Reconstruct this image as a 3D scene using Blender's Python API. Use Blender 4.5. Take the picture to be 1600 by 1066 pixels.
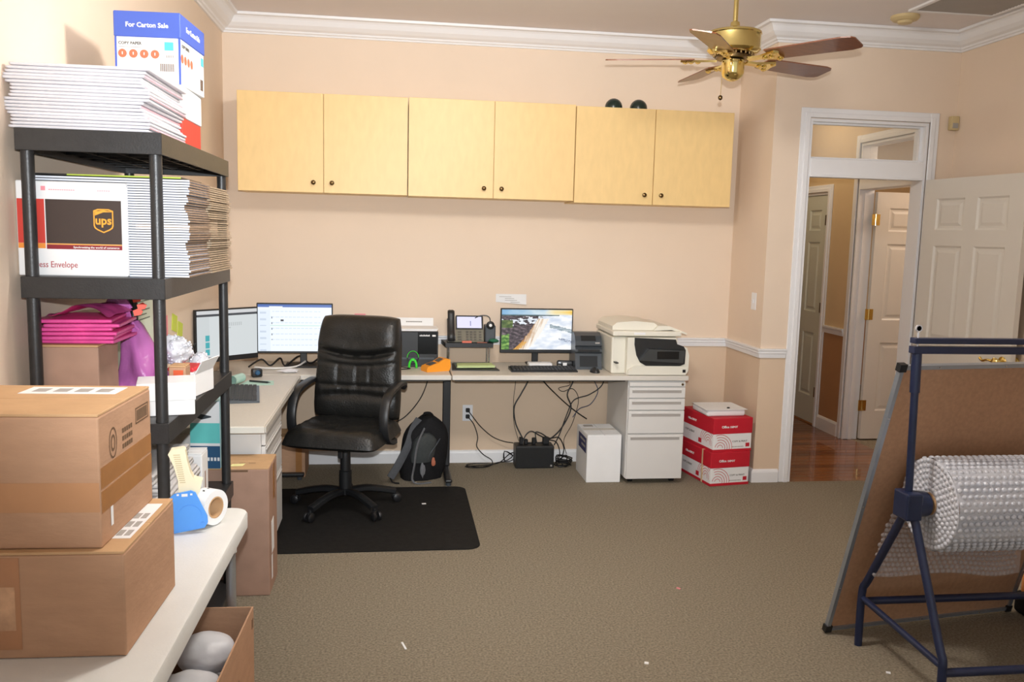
import bpy, bmesh, math, random
from mathutils import Vector, Matrix, Euler, noise
random.seed(7)
for o in list(bpy.data.objects): bpy.data.objects.remove(o)
S = bpy.context.scene
C = S.collection
PI = math.pi

# ------------------------------------------------------------------ camera, world, lights, exposure
cam_d = bpy.data.cameras.new('camera'); cam = bpy.data.objects.new('camera', cam_d); C.objects.link(cam)
yaw, pitch, roll = 0.135351, 0.122277, 0.024833
fw = Vector((math.sin(yaw)*math.cos(pitch), math.cos(yaw)*math.cos(pitch), -math.sin(pitch)))
rt0 = Vector((math.cos(yaw), -math.sin(yaw), 0)); up0 = rt0.cross(fw)
rt = rt0*math.cos(roll)+up0*math.sin(roll); up = -rt0*math.sin(roll)+up0*math.cos(roll)
cam.matrix_world = Matrix(((rt.x, up.x, -fw.x, 1.12791), (rt.y, up.y, -fw.y, -5.92212), (rt.z, up.z, -fw.z, 1.60457), (0, 0, 0, 1)))
cam_d.sensor_width = 36; cam_d.sensor_fit = 'HORIZONTAL'; cam_d.lens = 1340.0/1600*36
cam_d.clip_start = 0.05; cam_d.clip_end = 60
S.camera = cam

world = bpy.data.worlds.new('world'); S.world = world; world.use_nodes = True
wb = world.node_tree.nodes['Background']; wb.inputs[0].default_value = (0.95, 0.98, 1.0, 1); wb.inputs[1].default_value = 0.7

def lamp(name, kind, loc, power, color=(1, 1, 1), aim=None, **kw):
    d = bpy.data.lights.new(name, kind); d.energy = power; d.color = color
    for k, v in kw.items(): setattr(d, k, v)
    o = bpy.data.objects.new(name, d); C.objects.link(o); o.location = loc
    if aim is not None:
        o.rotation_euler = (Vector(aim)-Vector(loc)).to_track_quat('-Z', 'Y').to_euler()
    return o
# the photographer's flash just above the lens, tipped upward
lamp('camera_flash', 'SPOT', (1.13, -5.93, 1.745), 520, (0.93, 0.97, 1.0), aim=(1.5, 0, 1.95), spot_size=math.radians(72), spot_blend=1.0, shadow_soft_size=0.018)
# ceiling fixture of the room (its glass bowl is built further down), out of the frame above
lamp('room_lamp', 'POINT', (1.6, -3.0, 2.74), 86, (1.0, 0.96, 0.90), shadow_soft_size=0.13)

S.view_settings.view_transform = 'Standard'; S.view_settings.look = 'None'
S.view_settings.gamma = 1; S.view_settings.use_curve_mapping = False
S.view_settings.exposure = 0.06

# ------------------------------------------------------------------ materials
def lin(c):
    return tuple((v/255/12.92 if v/255 <= 0.04045 else ((v/255+0.055)/1.055)**2.4) for v in c)
MATS = {}
def mat(name, rgb, rough=0.5, metal=0.0, var=0.06, scale=8.0, bump=0.0, bscale=60.0, stretch=None, coat=0, alpha=1.0, trans=0.0, spec=0.5, emit=None):
    if name in MATS: return MATS[name]
    m = bpy.data.materials.new(name); m.use_nodes = True; nt = m.node_tree; N = nt.nodes; L = nt.links
    b = N['Principled BSDF']; c = lin(rgb)
    b.inputs['Roughness'].default_value = rough; b.inputs['Metallic'].default_value = metal
    b.inputs['Specular IOR Level'].default_value = spec
    tc = N.new('ShaderNodeTexCoord'); mp = N.new('ShaderNodeMapping'); L.new(tc.outputs['Object'], mp.inputs[0])
    if stretch: mp.inputs['Scale'].default_value = stretch
    nz = N.new('ShaderNodeTexNoise'); nz.inputs['Scale'].default_value = scale; nz.inputs['Detail'].default_value = 5
    L.new(mp.outputs[0], nz.inputs['Vector'])
    cr = N.new('ShaderNodeValToRGB'); L.new(nz.outputs[0], cr.inputs[0])
    cr.color_ramp.elements[0].position = 0.3; cr.color_ramp.elements[1].position = 0.7
    cr.color_ramp.elements[0].color = (*[v*(1-var) for v in c], 1); cr.color_ramp.elements[1].color = (*[min(1, v*(1+var)) for v in c], 1)
    L.new(cr.outputs[0], b.inputs['Base Color'])
    if bump:
        n2 = N.new('ShaderNodeTexNoise'); n2.inputs['Scale'].default_value = bscale; n2.inputs['Detail'].default_value = 3
        L.new(mp.outputs[0], n2.inputs['Vector'])
        bp = N.new('ShaderNodeBump'); bp.inputs['Strength'].default_value = bump; bp.inputs['Distance'].default_value = 0.01
        L.new(n2.outputs[0], bp.inputs['Height']); L.new(bp.outputs[0], b.inputs['Normal'])
    if coat: b.inputs['Coat Weight'].default_value = coat
    if alpha < 1: b.inputs['Alpha'].default_value = alpha
    if trans: b.inputs['Transmission Weight'].default_value = trans
    if emit:
        b.inputs['Emission Color'].default_value = (*lin(rgb), 1); b.inputs['Emission Strength'].default_value = emit
    MATS[name] = m
    return m
def attr_mat(name, strength):
    m = bpy.data.materials.new(name); m.use_nodes = True; nt = m.node_tree; N = nt.nodes
    b = N['Principled BSDF']; a = N.new('ShaderNodeAttribute'); a.attribute_name = 'Col'
    b.inputs['Base Color'].default_value = (0.01, 0.01, 0.01, 1); b.inputs['Roughness'].default_value = 0.35
    nt.links.new(a.outputs['Color'], b.inputs['Emission Color']); b.inputs['Emission Strength'].default_value = strength
    return m

WALL = mat('wall_paint', (232, 212, 191), 0.75, var=0.015, scale=3, bump=0.05, bscale=180)
WALLLOW = mat('lower_wall_paint', (222, 198, 172), 0.75, var=0.015, scale=3, bump=0.05, bscale=180)
HALLW = mat('hall_wall_paint', (214, 188, 148), 0.75, var=0.02, scale=3)
HALLLOW = mat('hall_lower_paint', (178, 134, 94), 0.75, var=0.02, scale=3)
CEIL = mat('ceiling_paint', (236, 230, 230), 0.85, var=0.01, scale=4)
TRIM = mat('white_trim_paint', (238, 238, 240), 0.4, var=0.01, scale=5)
DOORW = mat('door_paint', (222, 217, 208), 0.42, var=0.01, scale=5)
CARPET = mat('carpet_loop', (158, 147, 128), 0.95, var=0.34, scale=110, bump=0.9, bscale=330, spec=0.1)
HALLWOOD = mat('hall_hardwood', (142, 86, 46), 0.25, var=0.3, scale=9, stretch=(1, 14, 4), coat=0.4)
HALLWOOD2 = mat('hall_hardwood_dark', (112, 64, 32), 0.25, var=0.3, scale=9, stretch=(1, 14, 4), coat=0.4)
MAPLE = mat('maple_veneer', (238, 204, 142), 0.42, var=0.035, scale=9, stretch=(3, 3, 1.0))
BRASS = mat('brass', (234, 212, 138), 0.12, metal=1.0, var=0.04)
ABRASS = mat('antique_brass', (120, 98, 66), 0.3, metal=1.0, var=0.1)
CHERRY = mat('cherry_blade', (122, 72, 46), 0.32, var=0.2, scale=10, stretch=(1, 10, 10), coat=0.3)
BLACKP = mat('black_plastic', (30, 31, 33), 0.42, var=0.1, scale=20)
BLACKPM = mat('black_shelf_plastic', (42, 42, 43), 0.38, var=0.12, scale=40, bump=0.08, bscale=200)
LEATHER = mat('black_leather', (27, 27, 26), 0.36, var=0.12, scale=14, bump=0.25, bscale=110)
RUBBER = mat('mat_rubber', (33, 32, 31), 0.75, var=0.2, scale=30, bump=0.3, bscale=200, spec=0.15)
LAMIN = mat('desk_laminate', (208, 202, 191), 0.45, var=0.04, scale=90)
EDGE = mat('desk_edging', (217, 212, 203), 0.4, var=0.02)
PUTTY = mat('putty_steel', (222, 220, 217), 0.42, var=0.01)
PUTTYD = mat('drawer_pull_recess', (170, 165, 160), 0.5, var=0.02)
DARKM = mat('dark_metal', (28, 28, 30), 0.4, var=0.1)
CARD = mat('cardboard', (185, 146, 117), 0.85, var=0.06, scale=12, bump=0.12, bscale=40, stretch=(1, 1, 3), spec=0.15)
CARDL = mat('cardboard_flap', (198, 160, 120), 0.85, var=0.06, scale=12, bump=0.1, bscale=40, spec=0.15)
CARDD = mat('cardboard_dark', (168, 136, 118), 0.88, var=0.08, scale=12, spec=0.15)
KTAPE = mat('brown_parcel_tape', (168, 116, 66), 0.35, var=0.08, scale=20, spec=0.5)
INK = mat('black_print', (112, 88, 68), 0.8, var=0.1, scale=60, spec=0.1)
WHITEP = mat('white_paper', (238, 238, 238), 0.8, var=0.02, spec=0.2)
OFFW = mat('office_white_plastic', (232, 228, 214), 0.45, var=0.01)
TABLEW = mat('table_blow_moulded', (220, 220, 216), 0.5, var=0.02, scale=14, bump=0.06, bscale=150)
MAILW = mat('white_mailer', (218, 216, 221), 0.5, var=0.03, scale=20, bump=0.25, bscale=45)
MAILP = mat('mailer_pink_end', (226, 180, 190), 0.5, var=0.06, scale=20, bump=0.3, bscale=60)
MAILSHADE = mat('shaded_white_mailer', (206, 204, 204), 0.55, var=0.05, scale=20, bump=0.3, bscale=60)  # white mailers greyed, the shelf's shadow is put into their colour
RIGID = mat('rigid_mailer_white', (226, 230, 240), 0.6, var=0.02)
KRAFT = mat('kraft_edge', (142, 120, 102), 0.8, var=0.12, scale=30, spec=0.15)
PINK = mat('pink_poly', (228, 84, 158), 0.35, var=0.12, scale=14, bump=0.3, bscale=22)
PURPLE = mat('purple_film', (190, 108, 178), 0.22, var=0.15, scale=10, bump=0.6, bscale=18, alpha=0.8)
BLUE = mat('carton_blue', (72, 98, 190), 0.6, var=0.02)
ORANGEC = mat('orange_dot', (232, 112, 80), 0.7, var=0.02)
CYAN = mat('cyan_badge', (84, 190, 205), 0.7, var=0.02)
REDC = mat('carton_red', (196, 22, 44), 0.6, var=0.03)
REDBOX = mat('red_box', (205, 66, 52), 0.6, var=0.03)
BROWNU = mat('brand_brown', (58, 44, 38), 0.6, var=0.03)
GOLDU = mat('brand_gold', (232, 160, 48), 0.5, var=0.04)
MAROON = mat('brand_maroon', (134, 28, 38), 0.6, var=0.03)
NAVY = mat('navy_powder_coat', (28, 38, 68), 0.36, var=0.08, scale=20)
ALU = mat('aluminium_frame', (168, 176, 186), 0.35, metal=0.7, var=0.04)
HARDB = mat('hardboard', (184, 143, 112), 0.85, var=0.09, scale=60, bump=0.1, bscale=300, spec=0.15)
TEAL = mat('teal_print', (104, 206, 202), 0.55, var=0.04)
DBLUE = mat('dark_blue_print', (38, 84, 122), 0.55, var=0.04)
LTBLUE = mat('pale_blue_side', (168, 212, 222), 0.55, var=0.04)
TAPEBLUE = mat('dispenser_blue', (84, 156, 240), 0.4, var=0.03)
IVORY = mat('ivory_plastic', (240, 230, 198), 0.45, var=0.02)
LIME = mat('lime_plastic', (66, 216, 60), 0.4, var=0.03)
ORANGE = mat('orange_rubber', (246, 158, 44), 0.45, var=0.03)
LEAFG = mat('pale_green_paper', (196, 212, 150), 0.8, var=0.02)
SAGE = mat('sage_folder', (116, 126, 112), 0.7, var=0.03)
STICKY = mat('pink_sticky', (240, 150, 160), 0.8, var=0.02)
STICKG = mat('lime_sticky', (206, 220, 84), 0.8, var=0.02)
YSTICK = mat('yellow_sticky', (246, 236, 168), 0.8, var=0.02)
GREYB = mat('grey_nylon', (108, 110, 114), 0.8, var=0.1, scale=60)
BLACKN = mat('black_nylon', (27, 27, 29), 0.8, var=0.15, scale=80, bump=0.2, bscale=200, spec=0.2)
CHAR = mat('charcoal_plastic', (66, 72, 78), 0.35, var=0.05)
DKPANEL = mat('printer_dark_panel', (40, 42, 44), 0.22, var=0.05)
SCREENOFF = mat('dark_glass', (16, 18, 20), 0.12, var=0.02)
PHONEG = mat('phone_grey', (112, 108, 92), 0.45, var=0.04)
KEYS = mat('key_grey', (92, 88, 80), 0.6, var=0.05)
KEYB = mat('key_black', (40, 40, 42), 0.5, var=0.05)
CHROME = mat('chrome', (210, 212, 216), 0.14, metal=1.0, var=0.02)
GALV = mat('galvanised_tube', (176, 180, 184), 0.35, metal=0.8, var=0.06)
VENTG = mat('vent_grey', (168, 163, 158), 0.6, var=0.03)
DETECT = mat('aged_plastic', (206, 186, 140), 0.5, var=0.04)
MINT = mat('mint_paper', (186, 220, 208), 0.75, var=0.03)
SEAG = mat('poster_paper', (214, 222, 206), 0.7, var=0.06, scale=5)
CABLE = mat('black_cable', (18, 18, 20), 0.5, var=0.05)
CABLEW = mat('white_cable', (226, 224, 220), 0.5, var=0.03)
LOUD = mat('dark_green_glass', (28, 44, 38), 0.25, var=0.05)
FOAMW = mat('translucent_white_bag', (226, 226, 230), 0.45, var=0.03, scale=10, bump=0.3, bscale=14)
PANE = mat('window_glass', (245, 250, 248), 0.02, var=0.0, alpha=0.12)
GLOW = mat('lamp_glass', (255, 236, 205), 0.4, var=0.0, emit=3.0)

def bubble_material(name, opacity, tint):
    m = bpy.data.materials.new(name); m.use_nodes = True; nt = m.node_tree; N = nt.nodes; L = nt.links
    b = N['Principled BSDF']; b.inputs['Base Color'].default_value = (*lin(tint), 1); b.inputs['Roughness'].default_value = 0.16
    b.inputs['Alpha'].default_value = opacity; b.inputs['Specular IOR Level'].default_value = 0.8
    tc = N.new('ShaderNodeTexCoord'); nz = N.new('ShaderNodeTexNoise'); nz.inputs['Scale'].default_value = 45
    L.new(tc.outputs['Object'], nz.inputs['Vector']); bp = N.new('ShaderNodeBump'); bp.inputs['Strength'].default_value = 0.5
    bp.inputs['Distance'].default_value = 0.01
    L.new(nz.outputs[0], bp.inputs['Height']); L.new(bp.outputs[0], b.inputs['Normal'])
    return m
BUBBLE = bubble_material('bubble_film_roll', 0.8, (226, 228, 236))
BUBBLE2 = bubble_material('bubble_film_sheet', 0.34, (214, 206, 206))

# ------------------------------------------------------------------ builders
class B:
    """collects geometry for one mesh object; o = offset taken off every point"""
    def __init__(s, o=(0, 0, 0)):
        s.bm = bmesh.new(); s.o = Vector(o); s.mi = 0
    def _fin(s, new_faces):
        for f in new_faces: f.material_index = s.mi
    def poly(s, pts):
        f = s.bm.faces.new([s.bm.verts.new(Vector(p)-s.o) for p in pts]); f.material_index = s.mi; return f
    def box(s, x0, x1, y0, y1, z0, z1, bev=0, seg=2, rot=None, piv=None):
        t = bmesh.new(); bmesh.ops.create_cube(t, size=1)
        c = Vector(((x0+x1)/2, (y0+y1)/2, (z0+z1)/2)); d = Vector((x1-x0, y1-y0, z1-z0))
        for v in t.verts: v.co = Vector((v.co.x*d.x, v.co.y*d.y, v.co.z*d.z))
        if bev: bmesh.ops.bevel(t, geom=t.edges[:], offset=bev, segments=seg, profile=0.5, affect='EDGES')
        for v in t.verts:
            v.co += c
            if rot is not None:
                pv = Vector(piv) if piv is not None else c
                v.co = rot @ (v.co-pv) + pv
        s._merge(t); return s
    def _merge(s, t):
        mp = {}
        for v in t.verts: mp[v] = s.bm.verts.new(v.co-s.o)
        for f in t.faces:
            try:
                g = s.bm.faces.new([mp[v] for v in f.verts]); g.material_index = s.mi
            except ValueError: pass
        t.free()
    def rings(s, rings, cap=True, closed=False):
        R = [[s.bm.verts.new(Vector(p)-s.o) for p in r] for r in rings]; n = len(R[0])
        pairs = list(zip(R, R[1:])) + ([(R[-1], R[0])] if closed else [])
        for a, b in pairs:
            for i in range(n):
                try: s.bm.faces.new((a[i], a[(i+1) % n], b[(i+1) % n], b[i])).material_index = s.mi
                except ValueError: pass
        if cap and not closed:
            for r in (R[0][::-1], R[-1]):
                try: s.bm.faces.new(r).material_index = s.mi
                except ValueError: pass
        return s
    def cyl(s, p0, p1, r, r2=None, seg=14):
        p0, p1 = Vector(p0), Vector(p1); d = (p1-p0).normalized()
        a = d.orthogonal().normalized(); b = d.cross(a); r2 = r if r2 is None else r2
        return s.rings([[p+(a*math.cos(2*PI*i/seg)+b*math.sin(2*PI*i/seg))*q for i in range(seg)] for p, q in ((p0, r), (p1, r2))])
    def tube(s, pts, r, seg=8, sm=0, flat=None, side=None):
        P = [Vector(p) for p in pts]
        if sm:
            Q = []
            for i in range(len(P)-1):
                p0, p1, p2, p3 = P[max(0, i-1)], P[i], P[i+1], P[min(len(P)-1, i+2)]
                for k in range(sm):
                    t = k/sm; Q.append(0.5*((2*p1)+(-p0+p2)*t+(2*p0-5*p1+4*p2-p3)*t*t+(-p0+3*p1-3*p2+p3)*t**3))
            P = Q+[P[-1]]
        n = None; R = []
        for i, p in enumerate(P):
            d = (P[min(i+1, len(P)-1)]-P[max(i-1, 0)])
            if d.length < 1e-9: d = Vector((0, 0, 1))
            d.normalize()
            if side is not None: n = Vector(side); n = (n-d*n.dot(d)).normalized()
            elif n is None: n = d.orthogonal().normalized()
            else:
                n = n-d*n.dot(d)
                n = d.orthogonal().normalized() if n.length < 1e-6 else n.normalized()
            b = d.cross(n)
            if flat:
                w, h = flat; ring = []
                for cx, cy in ((1, .6), (.6, 1), (-.6, 1), (-1, .6), (-1, -.6), (-.6, -1), (.6, -1), (1, -.6)): ring.append(p+n*cx*w/2+b*cy*h/2)
                R.append(ring)
            else: R.append([p+(n*math.cos(2*PI*k/seg)+b*math.sin(2*PI*k/seg))*r for k in range(seg)])
        return s.rings(R)
    def lathe(s, prof, c=(0, 0, 0), seg=24, axis=None):
        c = Vector(c); q = Vector(axis).normalized().to_track_quat('Z', 'Y') if axis else None
        R = []
        for r, z in prof:
            ring = []
            for i in range(seg):
                v = Vector((r*math.cos(2*PI*i/seg), r*math.sin(2*PI*i/seg), z))
                if q: v = q @ v
                ring.append(v+c)
            R.append(ring)
        return s.rings(R)
    def prism(s, poly, fn, t):
        """poly: 2-D outline, fn(u,v,w) -> point, extruded w from 0 to t"""
        return s.rings([[fn(u, v, 0) for u, v in poly], [fn(u, v, t) for u, v in poly]])
    def grid(s, fn, nu, nv, closeu=False):
        V = [[s.bm.verts.new(Vector(fn(i/nu, j/nv))-s.o) for j in range(nv+1)] for i in range(nu if closeu else nu+1)]
        for i in range(nu):
            for j in range(nv):
                a = V[i]; b = V[(i+1) % len(V)]
                s.bm.faces.new((a[j], b[j], b[j+1], a[j+1])).material_index = s.mi
        return s
    def blob(s, c, r, sub=3, amp=0.0, fr=3.0, seed=0, flatz=None):
        t = bmesh.new(); bmesh.ops.create_icosphere(t, subdivisions=sub, radius=1)
        for v in t.verts:
            d = v.co.copy(); k = 1+amp*noise.noise(d*fr+Vector((seed*3.1, seed*1.7, seed)))+amp*.5*noise.noise(d*fr*2.3+Vector((seed, 5, 2)))
            v.co = Vector((d.x*r[0]*k, d.y*r[1]*k, d.z*r[2]*k))+Vector(c)
            if flatz is not None and v.co.z < flatz: v.co.z = flatz
        s._merge(t); return s
    def done(s, name, m, parent=None, smooth=False, angle=None):
        bmesh.ops.recalc_face_normals(s.bm, faces=s.bm.faces[:])
        me = bpy.data.meshes.new(name); s.bm.to_mesh(me); s.bm.free()
        for k in (m if isinstance(m, (list, tuple)) else [m]): me.materials.append(k)
        if smooth:
            for p in me.polygons: p.use_smooth = True
            if angle is None: angle = 40
            try: me.set_sharp_from_angle(angle=math.radians(angle))
            except Exception: pass
        o = bpy.data.objects.new(name, me); C.objects.link(o)
        if parent: o.parent = parent
        return o
def tag(o, label, cat, group=None):
    o['label'] = label; o['category'] = cat
    if group: o['group'] = group
    return o
def thing(name, label, cat, loc=(0, 0, 0), rz=0, group=None):
    o = bpy.data.objects.new(name, None); C.objects.link(o); o.location = loc; o.rotation_euler = (0, 0, rz)
    o.empty_display_size = 0.1
    return tag(o, label, cat, group)
def struct(o): o['kind'] = 'structure'; return o
def stuff(o): o['kind'] = 'stuff'; return o
def lone(b, name, m, label, cat, group=None, smooth=False, base=None):
    """a thing that is one mesh: origin put at its base"""
    o = b.done(name, m, None, smooth); o.location = b.o
    return tag(o, label, cat, group)
def copy_tree(o, label=None, group=None):
    c = o.copy(); C.objects.link(c)
    if label: c['label'] = label
    if group: c['group'] = group
    for ch in list(o.children):
        d = ch.copy(); C.objects.link(d); d.parent = c
        for g in list(ch.children):
            e = g.copy(); C.objects.link(e); e.parent = d
    return c
def text(body, size, m, parent, origin, right, upv, align='LEFT', name='lettering', sx=1.0, ext=0.0006, bold=0.0):
    """flat printed lettering lying in the plane right x up"""
    cu = bpy.data.curves.new('t', 'FONT'); cu.body = body; cu.size = size; cu.align_x = align; cu.resolution_u = 2; cu.extrude = ext; cu.offset = bold
    t = bpy.data.objects.new('t', cu); C.objects.link(t)
    bpy.context.view_layer.update()
    me = bpy.data.meshes.new_from_object(t.evaluated_get(bpy.context.evaluated_depsgraph_get()))
    bpy.data.objects.remove(t); bpy.data.curves.remove(cu)
    r = Vector(right).normalized(); u = Vector(upv).normalized(); n = r.cross(u)
    for v in me.vertices: v.co = Vector(origin)+r*v.co.x*sx+u*v.co.y+n*v.co.z
    me.materials.clear(); me.materials.append(m); me.name = name
    o = bpy.data.objects.new(name, me); C.objects.link(o); o.parent = parent
    return o
XF = ((1, 0, 0), (0, 0, 1))      # lettering on a face that looks toward -Y
YF = ((0, 1, 0), (0, 0, 1))      # lettering on a face that looks toward +X
RZ = lambda a: Matrix.Rotation(a, 3, 'Z')
RX = lambda a: Matrix.Rotation(a, 3, 'X')
RY = lambda a: Matrix.Rotation(a, 3, 'Y')
def screen_mesh(name, w, h, nu, nv, fn, m, parent, place):
    """flat grid with one colour per face, colour(u, v) painted by fn; place(u,v) -> local point"""
    b = B(); V = [[b.bm.verts.new(Vector(place(i/nu, j/nv))) for j in range(nv+1)] for i in range(nu+1)]
    cl = b.bm.loops.layers.float_color.new('Col')
    for i in range(nu):
        for j in range(nv):
            f = b.bm.faces.new((V[i][j], V[i+1][j], V[i+1][j+1], V[i][j+1])); c = lin(fn((i+.5)/nu, (j+.5)/nv))
            for l in f.loops: l[cl] = (*c, 1)
    me = bpy.data.meshes.new(name); b.bm.to_mesh(me); b.bm.free(); me.materials.append(m)
    o = bpy.data.objects.new(name, me); C.objects.link(o); o.parent = parent
    return o
#@@STRUCTURE
# ------------------------------------------------------------------ the room
CZ = 2.97; XR = 3.509; YD = -0.583; XE = 4.765; YN = -7.0
RAIL = 0.86
def wall_poly(name, quads, two=None, mats=(WALL, WALLLOW)):
    b = B()
    for q in quads:
        b.mi = 1 if (two and max(p[2] for p in q) <= RAIL+1e-6) else 0
        b.poly(q)
    return struct(b.done(name, list(mats)))
def wall_x(name, x, y0, y1, z1=CZ, mats=(WALL, WALLLOW)):
    return wall_poly(name, [[(x, y0, 0), (x, y1, 0), (x, y1, RAIL), (x, y0, RAIL)], [(x, y0, RAIL), (x, y1, RAIL), (x, y1, z1), (x, y0, z1)]], True, mats)
def wall_y(name, y, x0, x1, z1=CZ, mats=(WALL, WALLLOW)):
    return wall_poly(name, [[(x0, y, 0), (x1, y, 0), (x1, y, RAIL), (x0, y, RAIL)], [(x0, y, RAIL), (x1, y, RAIL), (x1, y, z1), (x0, y, z1)]], True, mats)
def wall_box(name, x0, x1, y0, y1, cuts=(), z1=CZ, mats=(WALL, WALLLOW), axis='x'):
    """a wall with thickness; cuts = openings (a0, a1, z0, z1) along its length"""
    b = B(); A0, A1 = (x0, x1) if axis == 'x' else (y0, y1)
    br = sorted({A0, A1, *[c[0] for c in cuts], *[c[1] for c in cuts]}); zs = sorted({0, RAIL, z1, *[c[2] for c in cuts], *[c[3] for c in cuts]})
    for a, a2 in zip(br, br[1:]):
        for z, z2 in zip(zs, zs[1:]):
            if any(c[0] <= (a+a2)/2 <= c[1] and c[2] <= (z+z2)/2 <= c[3] for c in cuts): continue
            b.mi = 1 if z2 <= RAIL+1e-6 else 0
            if axis == 'x': b.box(a, a2, y0, y1, z, z2)
            else: b.box(x0, x1, a, a2, z, z2)
    bmesh.ops.remove_doubles(b.bm, verts=b.bm.verts[:], dist=1e-5)
    return struct(b.done(name, list(mats)))
b = B(); b.box(-0.1, XE+0.1, YN, YD, -0.06, 0); b.box(-0.1, XR+0.02, YD, 0.1, -0.06, 0); fl = struct(b.done('floor', CARPET))
b = B(); b.box(-0.1, XE+0.1, YN, 0.1, CZ, CZ+0.06); struct(b.done('ceiling', CEIL))
wall_box('wall_back', -0.1, XR, 0, 0.1)
wall_box('wall_left', -0.1, 0, YN, 0, axis='y')
wall_box('wall_return', XR, XR+0.12, YD+0.12, 0.1, axis='y')
DX0, DX1 = 3.752, 4.574       # doorway
wall_box('wall_door', XR, XE+0.02, YD, YD+0.12, cuts=((DX0, DX1, 0, 2.40),))
wall_box('wall_right', XE, XE+0.1, YN, YD, axis='y')

def sweep(name, path, prof, m=TRIM, close=True):
    """profile (d, z), d = distance from the wall, swept with mitres along a plan path, room on the right-hand side"""
    P = [Vector((x, y)) for x, y in path]; R = []
    for i, p in enumerate(P):
        ns = []
        if i > 0: d = (P[i]-P[i-1]).normalized(); ns.append(Vector((d.y, -d.x)))
        if i < len(P)-1: d = (P[i+1]-P[i]).normalized(); ns.append(Vector((d.y, -d.x)))
        mt = ns[0] if len(ns) == 1 else (ns[0]+ns[1])/(1+ns[0].dot(ns[1]))
        R.append([(p.x+mt.x*d, p.y+mt.y*d, z) for d, z in prof])
    b = B(); b.rings(R)
    return b.done(name, m)
crown = [(0, 2.858), (0.012, 2.858), (0.016, 2.868), (0.026, 2.872), (0.03, 2.882), (0.05, 2.892), (0.072, 2.912), (0.088, 2.94), (0.098, 2.95), (0.118, 2.954), (0.122, 2.969), (0, 2.969)]
struct(sweep('trim_1', [(0, YN), (0, 0), (XR, 0), (XR, YD), (XE, YD), (XE, YN)], crown))
rail = [(0, 0.845), (0.012, 0.845), (0.016, 0.872), (0.022, 0.876), (0.022, 0.89), (0.03, 0.896), (0.03, 0.906), (0, 0.906)]
struct(sweep('trim_2', [(0, YN), (0, 0), (XR, 0), (XR, YD), (DX0-0.072, YD)], rail))
struct(sweep('trim_3', [(DX1+0.072, YD), (XE, YD), (XE, YN)], rail))
bb = [(0, 0.001), (0.016, 0.001), (0.016, 0.07), (0.012, 0.082), (0.006, 0.088), (0, 0.09)]
struct(sweep('baseboard_left', [(0, YN), (0, 0)], bb)); struct(sweep('baseboard_back', [(0.017, 0), (XR-0.017, 0)], bb))
struct(sweep('baseboard_return', [(XR, 0), (XR, YD), (DX0-0.072, YD)], bb)); struct(sweep('baseboard_right', [(XE, YD-0.02), (XE, YN)], bb))

# door casing with transom
def casing(name, x0, x1, y, z1, w=0.066, zm=None, tr=0.1):
    """moulded white casing round a doorway in a wall facing -Y, with jamb lining and a transom bar"""
    b = B()
    for d, t in ((w, 0.012), (w*0.55, 0.02)):
        b.box(x0-d, x0-0.004, y-t, y-0.0005, 0.0, z1+d, 0.003, 1); b.box(x1+0.004, x1+d, y-t, y-0.0005, 0.0, z1+d, 0.003, 1)
        b.box(x0-0.004, x1+0.004, y-t+0.0006, y-0.0005, z1+0.004, z1+d-0.0006, 0.003, 1)
    b.box(x0, x0+0.018, y-0.004, y+0.124, 0, z1); b.box(x1-0.018, x1, y-0.004, y+0.124, 0, z1); b.box(x0+0.018, x1-0.018, y-0.004, y+0.124, z1-0.018, z1)
    return struct(b.done(name, TRIM))
cs = casing('trim_4', DX0, DX1, YD, 2.40)
b = B(); b.box(DX0+0.018, DX1-0.018, YD-0.008, YD+0.11, 2.036, 2.15, 0.004, 1); b.box(DX0+0.018, DX1-0.018, YD-0.014, YD+0.06, 2.03, 2.046, 0.003, 1)
struct(b.done('trim_5', TRIM))
w1 = bpy.data.objects.new('window_1', None); C.objects.link(w1); struct(w1); w1.location = ((DX0+DX1)/2, YD+0.06, 2.15)
b = B(w1.location)
for a in ((DX0+0.018, DX0+0.034, 2.15, 2.382), (DX1-0.034, DX1-0.018, 2.15, 2.382), (DX0+0.034, DX1-0.034, 2.15, 2.162), (DX0+0.034, DX1-0.034, 2.37, 2.382)):
    b.box(a[0], a[1], YD+0.035, YD+0.075, a[2], a[3])
b.done('window_frame', TRIM, w1)
b = B(w1.location); b.box(DX0+0.034, DX1-0.034, YD+0.053, YD+0.057, 2.162, 2.37); b.done('pane', PANE, w1)

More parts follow.
